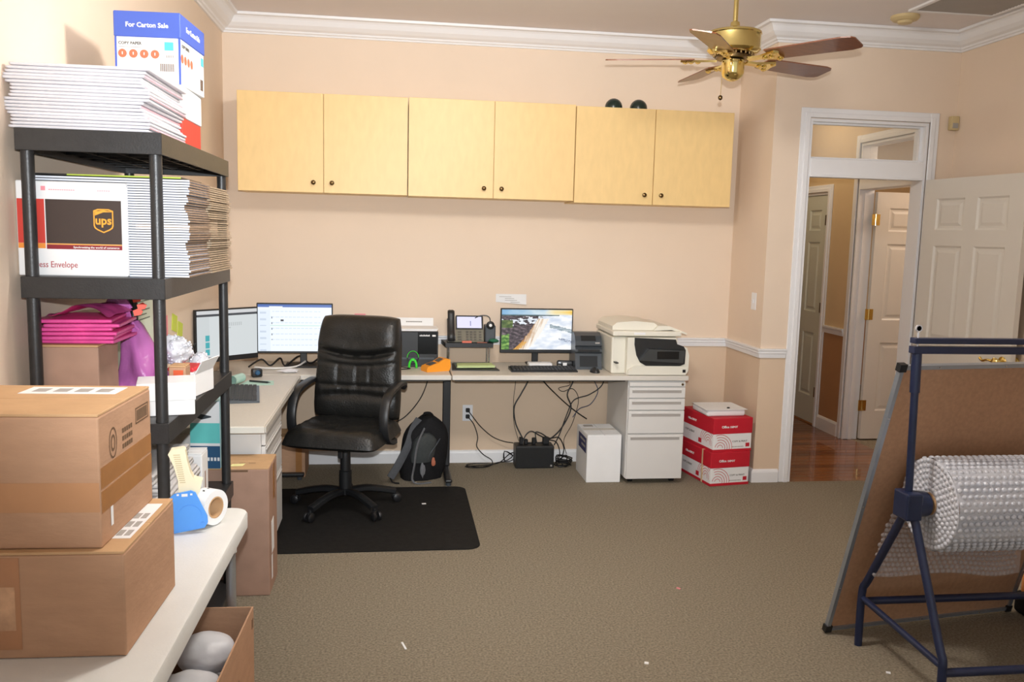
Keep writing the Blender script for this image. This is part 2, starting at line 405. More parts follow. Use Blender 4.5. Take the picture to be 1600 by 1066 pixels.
def panel_door(name, w, h, loc, rz, m, t=0.036, knob=None, hinges=(), mh=BRASS, hside=0):
    """six-panel door leaf; local x runs from the hinge, y through the thickness"""
    r = bpy.data.objects.new(name, None); C.objects.link(r); r.location = loc; r.rotation_euler = (0, 0, rz); struct(r)
    st, mid = 0.115*w/0.81, 0.1*w/0.81; px = [(st, (w-mid)/2), ((w+mid)/2, w-st)]
    pz = [(0.235, 0.80), (0.985, 1.60), (1.70, h-0.125)]
    b = B()
    xs = [0, px[0][0], px[0][1], px[1][0], px[1][1], w]; zs = [0, *[v for q in pz for v in q], h]
    for i in range(5):
        for j in range(7):
            if i in (1, 3) and j in (1, 3, 5): continue
            b.box(xs[i], xs[i+1], -t/2, t/2, zs[j], zs[j+1])
    bmesh.ops.remove_doubles(b.bm, verts=b.bm.verts[:], dist=1e-5)
    b.done('leaf', m, r)
    for q in px:
        for z in pz:
            b = B()
            for sg in (-1, 1):
                d = [(0, t/2), (0.012, t/2-0.009), (0.026, t/2-0.009), (0.045, t/2-0.003)]
                R = [[(q[0]+e, sg*y, z[0]+e), (q[1]-e, sg*y, z[0]+e), (q[1]-e, sg*y, z[1]-e), (q[0]+e, sg*y, z[1]-e)] for e, y in d]
                b.rings(R, cap=False); b.poly(R[-1])
            b.done('panel', m, r)
    for zz in hinges:
        b = B(); b.cyl((-0.004, hside*t/2, zz-0.045), (-0.004, hside*t/2, zz+0.045), 0.007); b.box(-0.004, 0.032, hside*t/2-0.002, hside*t/2+0.002, zz-0.044, zz+0.044); b.box(-0.036, -0.004, hside*t/2-0.002, hside*t/2+0.002, zz-0.044, zz+0.044)
        b.done('hinge', mh, r)
    if knob:
        for sg in (-1, 1):
            b = B(); b.lathe([(0.001, 0), (0.03, 0.0), (0.032, 0.004), (0.026, 0.008), (0.011, 0.012), (0.011, 0.04), (0.018, 0.042), (0.026, 0.05), (0.026, 0.06), (0.018, 0.068), (0.001, 0.07)], (w-0.055, sg*t/2, knob), 20, (0, sg, 0))
            h_ = b.done('door_knob', BRASS, r, True)
            b = B(); b.tube([(w-0.065, sg*(t/2+0.05), knob), (w-0.11, sg*(t/2+0.055), knob+0.006), (w-0.15, sg*(t/2+0.052), knob-0.004), (w-0.175, sg*(t/2+0.05), knob+0.012)], 0.008, 8, 4); b.done('lever', BRASS, h_, True)
    return r
panel_door('door_1', 0.81, 2.025, (DX1+0.012, YD-0.026, 0.008), -PI/2+math.radians(7), DOORW, knob=0.93)

# ------------------------------------------------------------------ the hall beyond the doorway
HX = 4.795; HE = 3.2; HL = 3.63
hf = bpy.data.objects.new('floor_hall', None); C.objects.link(hf); struct(hf); hf.location = (4.2, YD, 0)
b = B(hf.location); b.box(HL-0.1, HX+0.14, YD, HE, -0.06, -0.012); b.done('subfloor', HALLWOOD2, hf)
pw = 0.0826; k = 0; y = YD+0.001
pm = {}
while y < HE-0.02:
    cut = random.uniform(HL+0.25, HX-0.1)
    for a, c in ((HL, cut), (cut, HX+0.075 if 0 < y < 0.55 else HX)):
        b = B((0, 0, 0)); b.box(a+0.001-4.2, c-0.001-4.2, y+0.0022-YD, y+pw-0.0022-YD, -0.012, 0.0005-random.random()*0.0006)
        b.done('plank', random.choice((HALLWOOD, HALLWOOD2, HALLWOOD)), hf)
    y += pw
HW = (HALLW, HALLLOW)
wall_box('wall_hall_left', HL-0.1, HL, YD+0.12, HE, axis='y', mats=HW)
wall_box('wall_hall_end', HL-0.1, HX+0.12, HE, HE+0.1, mats=HW)
D3 = (-0.22, 0.62); D2 = (1.09, 1.85)
wall_box('wall_hall_right', HX, HX+0.12, YD+0.12, HE, cuts=((D3[0], D3[1], 0, 2.40), (D2[0], D2[1], 0, 2.04)), axis='y', mats=HW)
b = B(); b.box(HL-0.1, 8.2, YD+0.12, HE+0.1, CZ, CZ+0.05); struct(b.done('ceiling_hall', CEIL))
railh = [(0, 0.845), (0.012, 0.845), (0.018, 0.876), (0.026, 0.893), (0.026, 0.906), (0, 0.906)]
struct(sweep('trim_6', [(HX, D2[0]-0.07), (HX, D3[1]+0.07)], railh))
struct(sweep('baseboard_hall', [(HX, D2[0]-0.066), (HX, D3[1]+0.066)], [(0, 0), (0.016, 0), (0.016, 0.1), (0.008, 0.115), (0, 0.118)]))
def casing_x(name, y0, y1, x, z1, w=0.066, through=0.12):
    b = B()
    for d, t in ((w, 0.012), (w*0.55, 0.02)):
        b.box(x-t, x-0.0005, y0-d, y0-0.004, 0.0, z1+d, 0.003, 1); b.box(x-t, x-0.0005, y1+0.004, y1+d, 0.0, z1+d, 0.003, 1)
        b.box(x-t+0.0006, x-0.0005, y0-0.004, y1+0.004, z1+0.004, z1+d-0.0006, 0.003, 1)
    b.box(x-0.004, x+through+0.004, y0, y0+0.018, 0, z1); b.box(x-0.004, x+through+0.004, y1-0.018, y1, 0, z1); b.box(x-0.004, x+through+0.004, y0+0.018, y1-0.018, z1-0.018, z1)
    b.box(x+0.04, x+0.075, y1-0.03, y1-0.018, 0, 2.02); 
    return struct(b.done(name, TRIM))
casing_x('trim_7', D3[0], D3[1], HX, 2.40)
b = B(); b.box(HX-0.006, HX+0.12, D3[0]+0.018, D3[1]-0.018, 2.036, 2.14, 0.004, 1); struct(b.done('trim_8', TRIM))
b = B(); b.box(HX+0.058, HX+0.062, D3[0]+0.018, D3[1]-0.018, 2.14, 2.382); struct(b.done('window_2', PANE))
casing_x('trim_9', D2[0], D2[1], HX, 2.04)
HDOOR = mat('hall_door_paint', (206, 208, 194), 0.42, var=0.01, scale=5)
panel_door('door_2', D2[1]-D2[0]-0.044, 2.005, (HX+0.022, D2[0]+0.024, 0.014), PI/2, HDOOR, hinges=(0.28, 1.03, 1.79), mh=ABRASS, hside=1)
panel_door('door_3', 0.79, 2.01, (HX+0.128, D3[1]-0.046, 0.012), math.radians(1.5), DOORW, hinges=(0.28, 1.03, 1.79), hside=-1)
# the room beyond the hall door
b = B(); b.box(HX+0.075, 8.2, YD+0.12, HE, -0.06, -0.002); struct(b.done('floor_far_room', CARPET))
wall_box('wall_far_room', 8.1, 8.2, YD+0.12, HE, axis='y', mats=HW); wall_box('wall_far_room_end', HX+0.12, 8.2, HE, HE+0.1, mats=HW); wall_box('wall_far_room_near', HX+0.12, 8.2, YD+0.02, YD+0.12, mats=HW)

def ceiling_bowl(label, x, y):
    t = thing('ceiling_lamp', label, 'lamp', (x, y, CZ))
    b = B(); b.lathe([(0.001, -0.001), (0.16, -0.001), (0.165, -0.02), (0.15, -0.03), (0.001, -0.03)], (0, 0, 0), 28); b.done('canopy', BRASS, t, True)
    b = B(); b.lathe([(0.15, -0.031), (0.148, -0.045), (0.12, -0.075), (0.06, -0.095), (0.001, -0.1)], (0, 0, 0), 28); b.done('glass_bowl', GLOW, t, True)
    return t
ceiling_bowl('round glass ceiling lamp of the office over the open carpet', 1.6, -3.0)
ceiling_bowl('added unseen round glass ceiling lamp of the hallway outside the office', 4.2, 1.0)
ceiling_bowl('added unseen round glass ceiling lamp of the far room beyond the hallway', 6.2, 0.9)
lamp('hall_fill_light', 'POINT', (4.2, 1.0, 2.76), 9, (1.0, 0.86, 0.62), shadow_soft_size=0.12)  # fill for the hall, added together with its unseen ceiling bowl
lamp('far_room_fill_light', 'POINT', (6.2, 0.0, 2.6), 34, (1.0, 0.84, 0.7), shadow_soft_size=0.15)  # added to brighten the far room, as is the unseen bowl near it

# ------------------------------------------------------------------ ceiling and wall fittings
t = thing('ceiling_fan', 'polished brass ceiling fan with five cherry wood blades on a downrod', 'ceiling fan', (2.856, -1.5, CZ))
b = B(); b.lathe([(0.001, -0.001), (0.07, -0.001), (0.072, -0.02), (0.05, -0.05), (0.02, -0.062), (0.001, -0.062)]); b.done('canopy', BRASS, t, True)
b = B(); b.cyl((0, 0, -0.06), (0, 0, -0.27), 0.0125); b.lathe([(0.013, -0.235), (0.022, -0.24), (0.026, -0.262), (0.016, -0.272)], seg=18); b.done('downrod', BRASS, t, True)
b = B(); b.lathe([(0.001, -0.262), (0.03, -0.264), (0.08, -0.278), (0.125, -0.287), (0.137, -0.293), (0.139, -0.302), (0.135, -0.306), (0.135, -0.375), (0.138, -0.382), (0.12, -0.398), (0.07, -0.404), (0.001, -0.404)], seg=40); b.done('motor_housing', BRASS, t, True)
b = B()
for i in range(24):
    a = 2*PI*i/24; b.cyl((0.1*math.cos(a), 0.1*math.sin(a), -0.398), (0.1*math.cos(a), 0.1*math.sin(a), -0.412), 0.006, seg=8)
b.lathe([(0.07, -0.404), (0.09, -0.41), (0.09, -0.425), (0.05, -0.43), (0.03, -0.43)], seg=30); b.done('flywheel', ABRASS, t, True)
b = B(); b.lathe([(0.03, -0.43), (0.058, -0.434), (0.058, -0.498), (0.05, -0.515), (0.03, -0.53), (0.012, -0.537), (0.001, -0.538)], seg=28); b.done('switch_cup', BRASS, t, True)
b = B(); b.cyl((-0.048, 0.02, -0.5), (-0.052, 0.02, -0.61), 0.0012, seg=6); pc = b.done('pull_chain', BRASS, t)
b = B(); b.blob((-0.052, 0.02, -0.62), (0.012, 0.012, 0.014), 2); b.done('pull_ball', ABRASS, pc, True)
for i in range(5):
    a = math.radians(20+72*i); bl = bpy.data.objects.new('blade', None)
    ca, sa = math.cos(a), math.sin(a); tilt = math.radians(12)
    def bp(u, v, w):
        z = -0.428 - v*math.sin(tilt) + w
        return (ca*u-sa*v, sa*u+ca*v, z)
    b = B(); o_ = [(0.2, -0.055), (0.23, -0.06), (0.60, -0.072), (0.645, -0.062), (0.66, -0.045), (0.66, 0.045), (0.645, 0.062), (0.60, 0.072), (0.23, 0.06), (0.2, 0.055)]
    b.prism(o_, bp, 0.006); bl = b.done('blade', CHERRY, t)
    b = B(); b.prism([(0.085, -0.016), (0.15, -0.014), (0.2, -0.03), (0.25, -0.05), (0.27, -0.03), (0.262, 0), (0.27, 0.03), (0.25, 0.05), (0.2, 0.03), (0.15, 0.014), (0.085, 0.016)], lambda u, v, w: bp(u, v, w-0.012), 0.011)
    for u, v in ((0.245, -0.035), (0.245, 0.035), (0.215, 0), (0.18, 0)): b.blob(bp(u, v, -0.013), (0.016, 0.016, 0.01), 1)
    b.done('blade_iron', BRASS, bl, True)

t = thing('smoke_detector', 'round yellowed smoke detector on the ceiling beside the vent', 'smoke detector', (4.14, -0.93, CZ))
b = B(); b.lathe([(0.001, 0), (0.082, 0), (0.082, -0.014), (0.07, -0.026), (0.05, -0.03), (0.001, -0.03)], seg=28); b.done('base', DETECT, t, True)
b = B(); b.lathe([(0.045, -0.03), (0.04, -0.042), (0.03, -0.045), (0.001, -0.045)], seg=20); b.done('sensor_cap', DETECT, t, True)
t = thing('ceiling_vent', 'grey louvred return air grille set in the ceiling near the right wall', 'vent', (4.34, -1.38, CZ))
b = B(); x0, x1, y0, y1 = -0.27, 0.27, -0.31, 0.31
for q in ((x0, x0+0.03, y0, y1), (x1-0.03, x1, y0, y1), (x0+0.03, x1-0.03, y0, y0+0.03), (x0+0.03, x1-0.03, y1-0.03, y1)): b.box(*q, -0.014, -0.0005, 0.003, 1)
b.done('frame', TRIM, t)
b = B(); b.box(x0+0.03, x1-0.03, y0+0.03, y1-0.03, -0.003, -0.0005); b.done('backing', mat('vent_backing', (96, 92, 88), 0.8), t)
for i in range(22):
    yy = y0+0.043+i*0.0252; b = B(); b.box(x0+0.03, x1-0.03, yy-0.0118, yy+0.0118, -0.0085, -0.0065, rot=RX(-0.3)); b.done('slat', VENTG, t)

t = thing('motion_sensor', 'small cream alarm motion sensor in the corner beside the door casing', 'sensor', (4.735, YD-0.001, 2.36))
b = B(); b.box(-0.028, 0.028, -0.04, 0, 0, 0.09, 0.006); b.done('housing', DETECT, t, True)
b = B(); b.box(-0.02, 0.02, -0.043, -0.039, 0.012, 0.045, 0.002, 1); b.done('lens', VENTG, t)

t = thing('light_switch', 'white light switch plate on the short wall beside the doorway', 'light switch', (XR, -0.44, 1.15))
b = B(); b.box(-0.006, -0.0005, -0.036, 0.036, 0, 0.115, 0.002, 1); b.done('plate', TRIM, t)
b = B(); b.box(-0.012, -0.006, -0.008, 0.008, 0.045, 0.07, 0.002, 1); b.done('toggle', TRIM, t)

# ------------------------------------------------------------------ maple wall cabinets
def wall_cabinet(x0, x1, xm, z0, z1, label, kn=(1, -1)):
    t = thing('wall_cabinet', label, 'cabinet', ((x0+x1)/2, 0, z0), group='maple cabinets above the desks')
    o = t.location
    b = B(o); b.box(x0+0.002, x1-0.002, -0.312, -0.001, z0, z1, 0.001, 1); b.done('body', MAPLE, t)
    for i, (a, c) in enumerate(((x0, xm), (xm, x1))):
        b = B(o); b.box(a+0.002, c-0.002, -0.332, -0.3135, z0-0.002, z1, 0.0015, 1); d = b.done('door', MAPLE, t)
        kx = c-0.062 if i == 0 else a+0.052
        b = B(o); b.lathe([(0.001, 0), (0.009, 0), (0.007, 0.008), (0.009, 0.014), (0.015, 0.02), (0.014, 0.028), (0.007, 0.032), (0.001, 0.033)], (kx, -0.332, z0+0.06), 16, (0, -1, 0)); b.done('knob', ABRASS, d, True)
wall_cabinet(0.143, 1.192, 0.668, 1.845, 2.452, 'leftmost maple wall cabinet above the two office monitors')
wall_cabinet(1.194, 2.272, 1.742, 1.842, 2.455, 'middle maple wall cabinet above the desk phone')
wall_cabinet(2.274, 3.345, 2.806, 1.832, 2.449, 'rightmost maple wall cabinet above the printer')
for x, lab in ((2.546, 'dark glossy globe on top of the right cabinet, the left one'), (2.716, 'dark glossy globe on top of the right cabinet, nearer the fan')):
    t = thing('dark_globe', lab, 'ornament', (x, -0.22, 2.45), group='dark globes on the cabinet')
    b = B(); b.blob((0, 0, 0.016), (0.058, 0.058, 0.058), 3, flatz=0.004); b.done('shell', LOUD, t, True)
    b = B(); b.lathe([(0.05, 0.0005), (0.058, 0.0005), (0.058, 0.006), (0.05, 0.006)], seg=24); b.done('rim', MAROON, t, True)
#@@DESKS
# ------------------------------------------------------------------ desks
DZ = 0.725; TH = 0.034
t = thing('desk', 'beige laminate corner desk run under the two monitors with black steel legs', 'desk', (0.75, -0.3, 0))
o = t.location
b = B(o); b.box(0.02, 1.472, -0.60, -0.03, DZ-TH, DZ, 0.008, 2); b.done('desktop', LAMIN, t)
b = B(o); b.box(0.545, 1.474, -0.606, -0.600, DZ-TH+0.003, DZ-0.002, 0.002, 1); b.done('edge_band', EDGE, t)
b = B(o); b.box(0.06, 1.44, -0.56, -0.53, DZ-TH-0.012, DZ-TH, 0); b.done('under_rail', DARKM, t)
b = B(o); b.box(1.442, 1.494, -0.25, -0.205, 0.045, DZ-TH-0.0005, 0.004, 1); b.done('leg', DARKM, t)
b = B(o); b.box(1.444, 1.492, -0.59, -0.10, 0.022, 0.045, 0.01, 2); f = b.done('foot', DARKM, t)
for gy in (-0.56, -0.13):
    b = B(o); b.cyl((1.468, gy, 0.0), (1.468, gy, 0.022), 0.018); b.done('glide', CHAR, f)
b = B(o); b.box(0.10, 0.152, -0.40, -0.355, 0.045, DZ-TH-0.0005, 0.004, 1); b.done('leg', DARKM, t)
b = B(o); b.box(0.06, 0.545, -0.40, -0.355, 0.02, 0.045, 0.008, 2); f = b.done('foot', DARKM, t)
for gx in (0.09, 0.515):
    b = B(o); b.cyl((gx, -0.377, 0.0), (gx, -0.377, 0.02), 0.016); b.done('glide', CHAR, f)
t = thing('desk', 'beige laminate desk run under the printer and waterfall monitor', 'desk', (2.25, -0.3, 0))
o = t.location
b = B(o); b.box(1.478, 3.02, -0.60, -0.03, DZ-TH, DZ, 0.008, 2); b.done('desktop', LAMIN, t)
b = B(o); b.box(1.480, 3.02, -0.606, -0.600, DZ-TH+0.003, DZ-0.002, 0.002, 1); b.done('edge_band', EDGE, t)
b = B(o); b.box(1.5, 2.61, -0.56, -0.53, DZ-TH-0.012, DZ-TH-0.0005); b.done('under_rail', DARKM, t)
t = thing('desk', 'beige laminate side desk along the left wall holding a keyboard', 'desk', (0.28, -1.3, 0))
o = t.location
b = B(o); b.box(0.02, 0.545, -2.03, -0.608, DZ-TH, DZ, 0.008, 2); b.done('desktop', LAMIN, t)
b = B(o); b.box(0.545, 0.551, -2.028, -0.608, DZ-TH+0.003, DZ-0.002, 0.002, 1); b.box(0.022, 0.545, -2.036, -2.03, DZ-TH+0.003, DZ-0.002, 0.002, 1); b.done('edge_band', EDGE, t)
b = B(o); b.box(0.05, 0.33, -0.66, -0.63, 0.0, DZ-TH-0.0005); b.done('end_panel', DARKM, t)

def pedestal(label, x0, x1, y0, y1, z1, drawers, face, gap=0.006, feet=0.03):
    """drawer pedestal, drawers on the -y or +x side"""
    t = thing('drawer_pedestal', label, 'filing cabinet', ((x0+x1)/2, (y0+y1)/2, 0)); o = t.location
    b = B(o); b.box(x0, x1, y0, y1, feet, z1, 0.003, 1); b.done('body', PUTTY, t)
    zz = z1-0.004
    for i, h in enumerate(drawers):
        za, zb = zz-h+gap/2, zz-gap/2; zz -= h
        b = B(o)
        if face == '-y': b.box(x0+0.004, x1-0.004, y0-0.02, y0-0.0008, za, zb, 0.002, 1)
        else: b.box(x1+0.0008, x1+0.02, y0+0.004, y1-0.004, za, zb, 0.002, 1)
        d = b.done('drawer', PUTTY, t)
        if h > 0.06:
            b = B(o); hz = zb-0.028
            if face == '-y': b.box(x0+0.025, x1-0.03, y0-0.0215, y0-0.0195, hz-0.009, hz+0.009)
            else: b.box(x1+0.0195, x1+0.0215, y0+0.025, y1-0.03, hz-0.009, hz+0.009)
            b.done('pull_recess', PUTTYD, d)
            b = B(o)
            if face == '-y': b.box(x0+0.02, x1-0.025, y0-0.024, y0-0.019, hz+0.009, hz+0.014, 0.001, 1)
            else: b.box(x1+0.019, x1+0.024, y0+0.02, y1-0.025, hz+0.009, hz+0.014, 0.001, 1)
            b.done('pull_lip', PUTTY, d)
        else:
            b = B(o)
            if face == '-y': b.lathe([(0.001, 0), (0.008, 0), (0.008, 0.004), (0.001, 0.005)], (x1-0.025, y0-0.02, (za+zb)/2), 12, (0, -1, 0)); b.done('lock', ABRASS, d)
    for x in (x0+0.05, x1-0.05):
        for y in (y0+0.05, y1-0.05):
            b = B(o); b.cyl((x-0.014, y, 0.021), (x+0.014, y, 0.021), 0.021); b.done('caster', DARKM, t)
    return t
pedestal('putty steel four-drawer pedestal under the printer end of the desk', 2.625, 3.01, -0.575, -0.04, 0.688, (0.034, 0.076, 0.08, 0.156, 0.305), '-y', feet=0.036)
pedestal('putty steel drawer pedestal under the side desk, behind the tall carton', 0.06, 0.512, -1.925, -1.36, 0.688, (0.076, 0.08, 0.16, 0.3), '+x', feet=0.036)

# ------------------------------------------------------------------ monitors
SCR = attr_mat('lit_screen', 1.0)
def monitor(label, w, h, loc, rz, bottom, fn, nu, nv, chin=0.012, stem=0.0, grp=None, base=(0.11, 0.085), round_base=False, tilt=0.0):
    """local: screen faces -y, base at z 0"""
    t = thing('monitor', label, 'monitor', loc, rz)
    b = B(); b.box(-w/2, w/2, -0.012, 0.012, bottom, bottom+h, 0.003, 1); b.box(-w*0.3, w*0.3, 0.012, 0.04, bottom+h*0.12, bottom+h*0.7, 0.008, 1); b.done('bezel', BLACKP, t)
    e = 0.008
    screen_mesh('screen', w, h, nu, nv, fn, SCR, t, lambda u, v: (-w/2+e+u*(w-2*e), -0.0128, bottom+chin+v*(h-chin-e)))
    b = B(); b.box(-0.022+stem, 0.022+stem, 0.03, 0.048, 0.012, bottom+h*0.35, 0.004, 1); b.done('neck', BLACKP, t)
    b = B()
    if round_base: b.lathe([(0.001, 0), (base[0], 0), (base[0], 0.006), (base[0]*0.6, 0.012), (0.001, 0.014)], (stem, 0.035, 0), 28)
    else: b.box(-base[0]+stem, base[0]+stem, -base[1]+0.02, base[1]+0.03, 0, 0.012, 0.004, 1)
    b.done('stand_base', BLACKP, t)
    return t
def scr_left(u, v):
    if v > 0.92: return (206, 208, 210)
    if v > 0.875: return (70, 74, 80)
    c = (208, 214, 216) if u > 0.2 else (202, 208, 210)
    if 0.135 < u < 0.2 and (0.36 < v < 0.47 or 0.21 < v < 0.32 or 0.05 < v < 0.17): return (70, 168, 176)
    if u > 0.42 and u < 0.75 and 0.66 < v < 0.72 and int(u*90) % 3: return (182, 188, 190)
    if u > 0.42 and u < 0.55 and 0.60 < v < 0.63: return (182, 188, 190)
    return c
monitor('angled monitor with grey page and teal tiles, nearest the left wall', 0.407, 0.303, (0.16, -0.84, DZ), math.radians(43.5), 0.122, scr_left, 60, 40, chin=0.03, round_base=True, base=(0.1, 0.1))
rr = random.Random(3)
def scr_mid(u, v):
    if v > 0.955: return (70, 104, 176)
    if v > 0.93: return (236, 240, 246) if 0.15 < u < 0.34 else (88, 118, 186)
    if v > 0.87: return (236, 240, 248)
    if u < 0.16: return (226, 236, 248) if not (int(v*30) % 4 == 0 and u > 0.03 and u < 0.11) else (200, 212, 228)
    if 0.31 < u < 0.345 and 0.64 < v < 0.68: return (60, 60, 66)
    if 0.175 < u < 0.19 and int(v*26) % 3 == 0 and 0.2 < v < 0.75: return (120, 130, 146)
    if 0.2 < u < 0.85 and int(v*42) % 5 == 0 and 0.1 < v < 0.86 and (int(u*70) % 4): return (214, 226, 240)
    if abs(v-0.55) < 0.012: return (206, 232, 222)
    return (238, 246, 255)
monitor('monitor with white mail page and blue header, left of the desk chair', 0.478, 0.325, (0.48, -0.27, DZ), math.radians(2), 0.088, scr_mid, 72, 50, chin=0.014, base=(0.115, 0.09), stem=0.05)
def fbm(x, y, s=0):
    return noise.noise(Vector((x, y, s)))+0.5*noise.noise(Vector((x*2.1, y*2.1, s+4)))+0.25*noise.noise(Vector((x*4.3, y*4.3, s+9)))
def mixc(a, b_, k): k = max(0, min(1, k)); return tuple(a[i]+(b_[i]-a[i])*k for i in range(3))
def scr_fall(u, v):
    n = fbm(u*6, v*8); n2 = fbm(u*16, v*20, 3)
    if v > 0.875:
        c = mixc((120, 170, 210), (236, 240, 238), u*1.3+n*0.25)
        if u > 0.55: c = mixc(c, (246, 196, 70), (u-0.6)*2.6*max(0, 1-abs(v-0.94)*9)+0.1*n)
        return c
    if v > 0.85 and u < 0.82: return mixc((66, 92, 96), (150, 160, 160), n+0.1)
    edge = 0.16+0.36*(max(0, min(v, 0.8))/0.8)**0.75             # lip of the fall, bending left as it comes forward
    lip = edge+0.015*n2
    if u < lip:
        if u < 0.11 and v < 0.36+0.1*n: return mixc((52, 104, 36), (160, 196, 100), n2+0.35)
        if u < 0.16 and 0.54 < v < 0.74: return mixc((60, 84, 36), (118, 132, 70), n2+0.4)
        if n+n2*0.6 > 0.12 and v > 0.56: return mixc((190, 200, 214), (236, 240, 246), n2+0.5)
        return mixc((48, 40, 46), (132, 116, 122), n2*0.9+0.35)
    wd = 0.20-0.06*v
    if u < lip+wd and v < 0.78:
        k = (u-lip)/wd; st = noise.noise(Vector((u*44-v*9, v*2.2, 1)))
        c = mixc((168, 112, 58), (246, 240, 232), k*1.1+st*0.75+0.12+0.35*v)
        if v < 0.2 and k < 0.4: c = mixc(c, (232, 170, 60), 0.55)
        return c
    if v > 0.72 and u < 0.58: return mixc((226, 232, 238), (90, 90, 96), n2+0.1)
    c = mixc((206, 216, 232), (250, 252, 254), n+0.5+0.3*(0.5-abs(v-0.4)))
    if 0.68 < u and abs(v-(0.6-0.42*(u-0.68))) < 0.045+0.02*n2: c = mixc(c, (112, 132, 142), 0.6+n2*0.4)
    if u > 0.82 and abs(v-0.24-(0.9-u)*0.5) < 0.03: c = mixc(c, (90, 104, 130), 0.5+n2)
    return c
monitor('monitor showing a waterfall picture on the right desk', 0.502, 0.305, (2.08, -0.16, DZ), math.radians(1), 0.085, scr_fall, 120, 72, chin=0.024, base=(0.06, 0.06), stem=0.0)

# ------------------------------------------------------------------ keyboards, mouse, small things on the desks
def keyboard(label, w, d, loc, rz, base_m, key_m, tilt=0.05, cols=18, rows=6):
    t = thing('keyboard', label, 'keyboard', loc, rz)
    b = B(); b.prism([(-d/2, 0), (d/2, 0), (d/2, 0.018), (-d/2, 0.009)], lambda u, v, q: (-w/2+q, u, v), w); b.done('case', base_m, t)
    b = B()
    for i in range(cols):
        for j in range(rows):
            x = -w/2+0.01+(w-0.02)*(i+0.5)/cols; y = -d/2+0.012+(d-0.024)*(j+0.5)/rows; z = 0.0105+0.0085*(y+d/2)/d
            hx = (w-0.02)/cols*0.42; hy = (d-0.024)/rows*0.42
            if j == 0 and 4 < i < 10: continue
            b.box(x-hx, x+hx, y-hy, y+hy, z-0.001, z+0.006)
    b.box(-w/2+0.01+(w-0.02)*5/cols, -w/2+0.01+(w-0.02)*10/cols, -d/2+0.015, -d/2+0.034, 0.011, 0.0175)
    stuff(b.done('keys', key_m, t))
keyboard('dark grey keyboard turned sideways on the left side desk', 0.46, 0.16, (0.325, -1.27, DZ), math.radians(99), CHAR, KEYB)
keyboard('black keyboard in front of the waterfall monitor', 0.44, 0.15, (2.09, -0.40, DZ), math.radians(1), BLACKP, KEYB)
t = thing('computer_mouse', 'small black mouse in front of the label printer', 'mouse', (2.425, -0.47, DZ), 0.1)
b = B(); b.blob((0, 0, 0.0), (0.031, 0.05, 0.034), 3, flatz=0.001); b.done('shell', BLACKP, t, True)
b = B(); b.cyl((-0.004, -0.028, 0.026), (0.004, -0.028, 0.026), 0.009, seg=12); b.done('scroll_wheel', CHAR, t)
t = thing('white_router', 'small white flat box behind the black keyboard', 'box', (2.095, -0.245, DZ))
b = B(); b.box(-0.08, 0.08, -0.04, 0.04, 0, 0.03, 0.005); b.done('case', WHITEP, t); b = B(); b.box(-0.05, 0.05, -0.0415, -0.04, 0.01, 0.016); b.done('slot', VENTG, t)
t = thing('webcam', 'small black and silver webcam lying behind the keyboard', 'webcam', (2.27, -0.23, DZ), -0.2)
b = B(); b.box(-0.055, 0.055, -0.025, 0.025, 0.001, 0.042, 0.012); b.done('body', BLACKP, t, True); b = B(); b.lathe([(0.001, 0), (0.014, 0), (0.014, 0.006), (0.001, 0.007)], (-0.035, -0.026, 0.022), 16, (0, -1, 0)); b.done('lens', CHROME, t, True); b = B(); b.box(-0.012, 0.015, -0.027, -0.0255, 0.01, 0.03); b.done('badge', WHITEP, t)

# black computer with papers on top
t = thing('computer_case', 'glossy black computer case lying behind the desk chair', 'computer', (1.27, -0.135, DZ))
b = B(); b.box(-0.135, 0.135, -0.125, 0.1, 0, 0.235, 0.004, 1); b.done('case', BLACKP, t)
b = B(); b.box(-0.0, 0.128, -0.128, -0.1252, 0.085, 0.23, 0.001, 1); b.done('front_panel', SCREENOFF, t)
b = B(); b.box(-0.12, 0.11, -0.1275, -0.1252, 0.05, 0.062); b.done('drive_slot', CHAR, t)
b = B(); [b.box(0.012+k*0.0085, 0.0185+k*0.0085, -0.1292, -0.1282, 0.204, 0.212+0.003*(k%2)) for k in range(8)]; stuff(b.done('badge_print', WHITEP, t))
b = B(); b.box(0.095, 0.118, -0.1292, -0.1282, 0.203, 0.214); b.done('badge', WHITEP, t)
b = B((1.27, -0.14, DZ+0.236))
for k in range(5): b.box(1.135+k*0.002, 1.40+k*0.002-0.004, -0.25+k*0.002, -0.05, DZ+0.2365+k*0.003, DZ+0.2392+k*0.003)
lone(b, 'paper_stack', WHITEP, 'stack of white paper lying on the black computer case', 'paper')
t = thing('paper_card', 'white sign card propped on the paper stack against the wall', 'card', (1.255, -0.06, DZ+0.2525))
b = B(); b.box(-0.125, 0.125, -0.002, 0.0, 0, 0.055, rot=RX(-0.25), piv=(0, 0, 0)); b.done('card', WHITEP, t)
b = B(); [b.box(-0.06+k*0.011, -0.052+k*0.011, 0.0012-0.0035, 0.0012-0.0028, 0.024, 0.031, rot=RX(-0.25), piv=(0,0,0)) for k in range(10)]; stuff(b.done('card_print', KEYS, t))
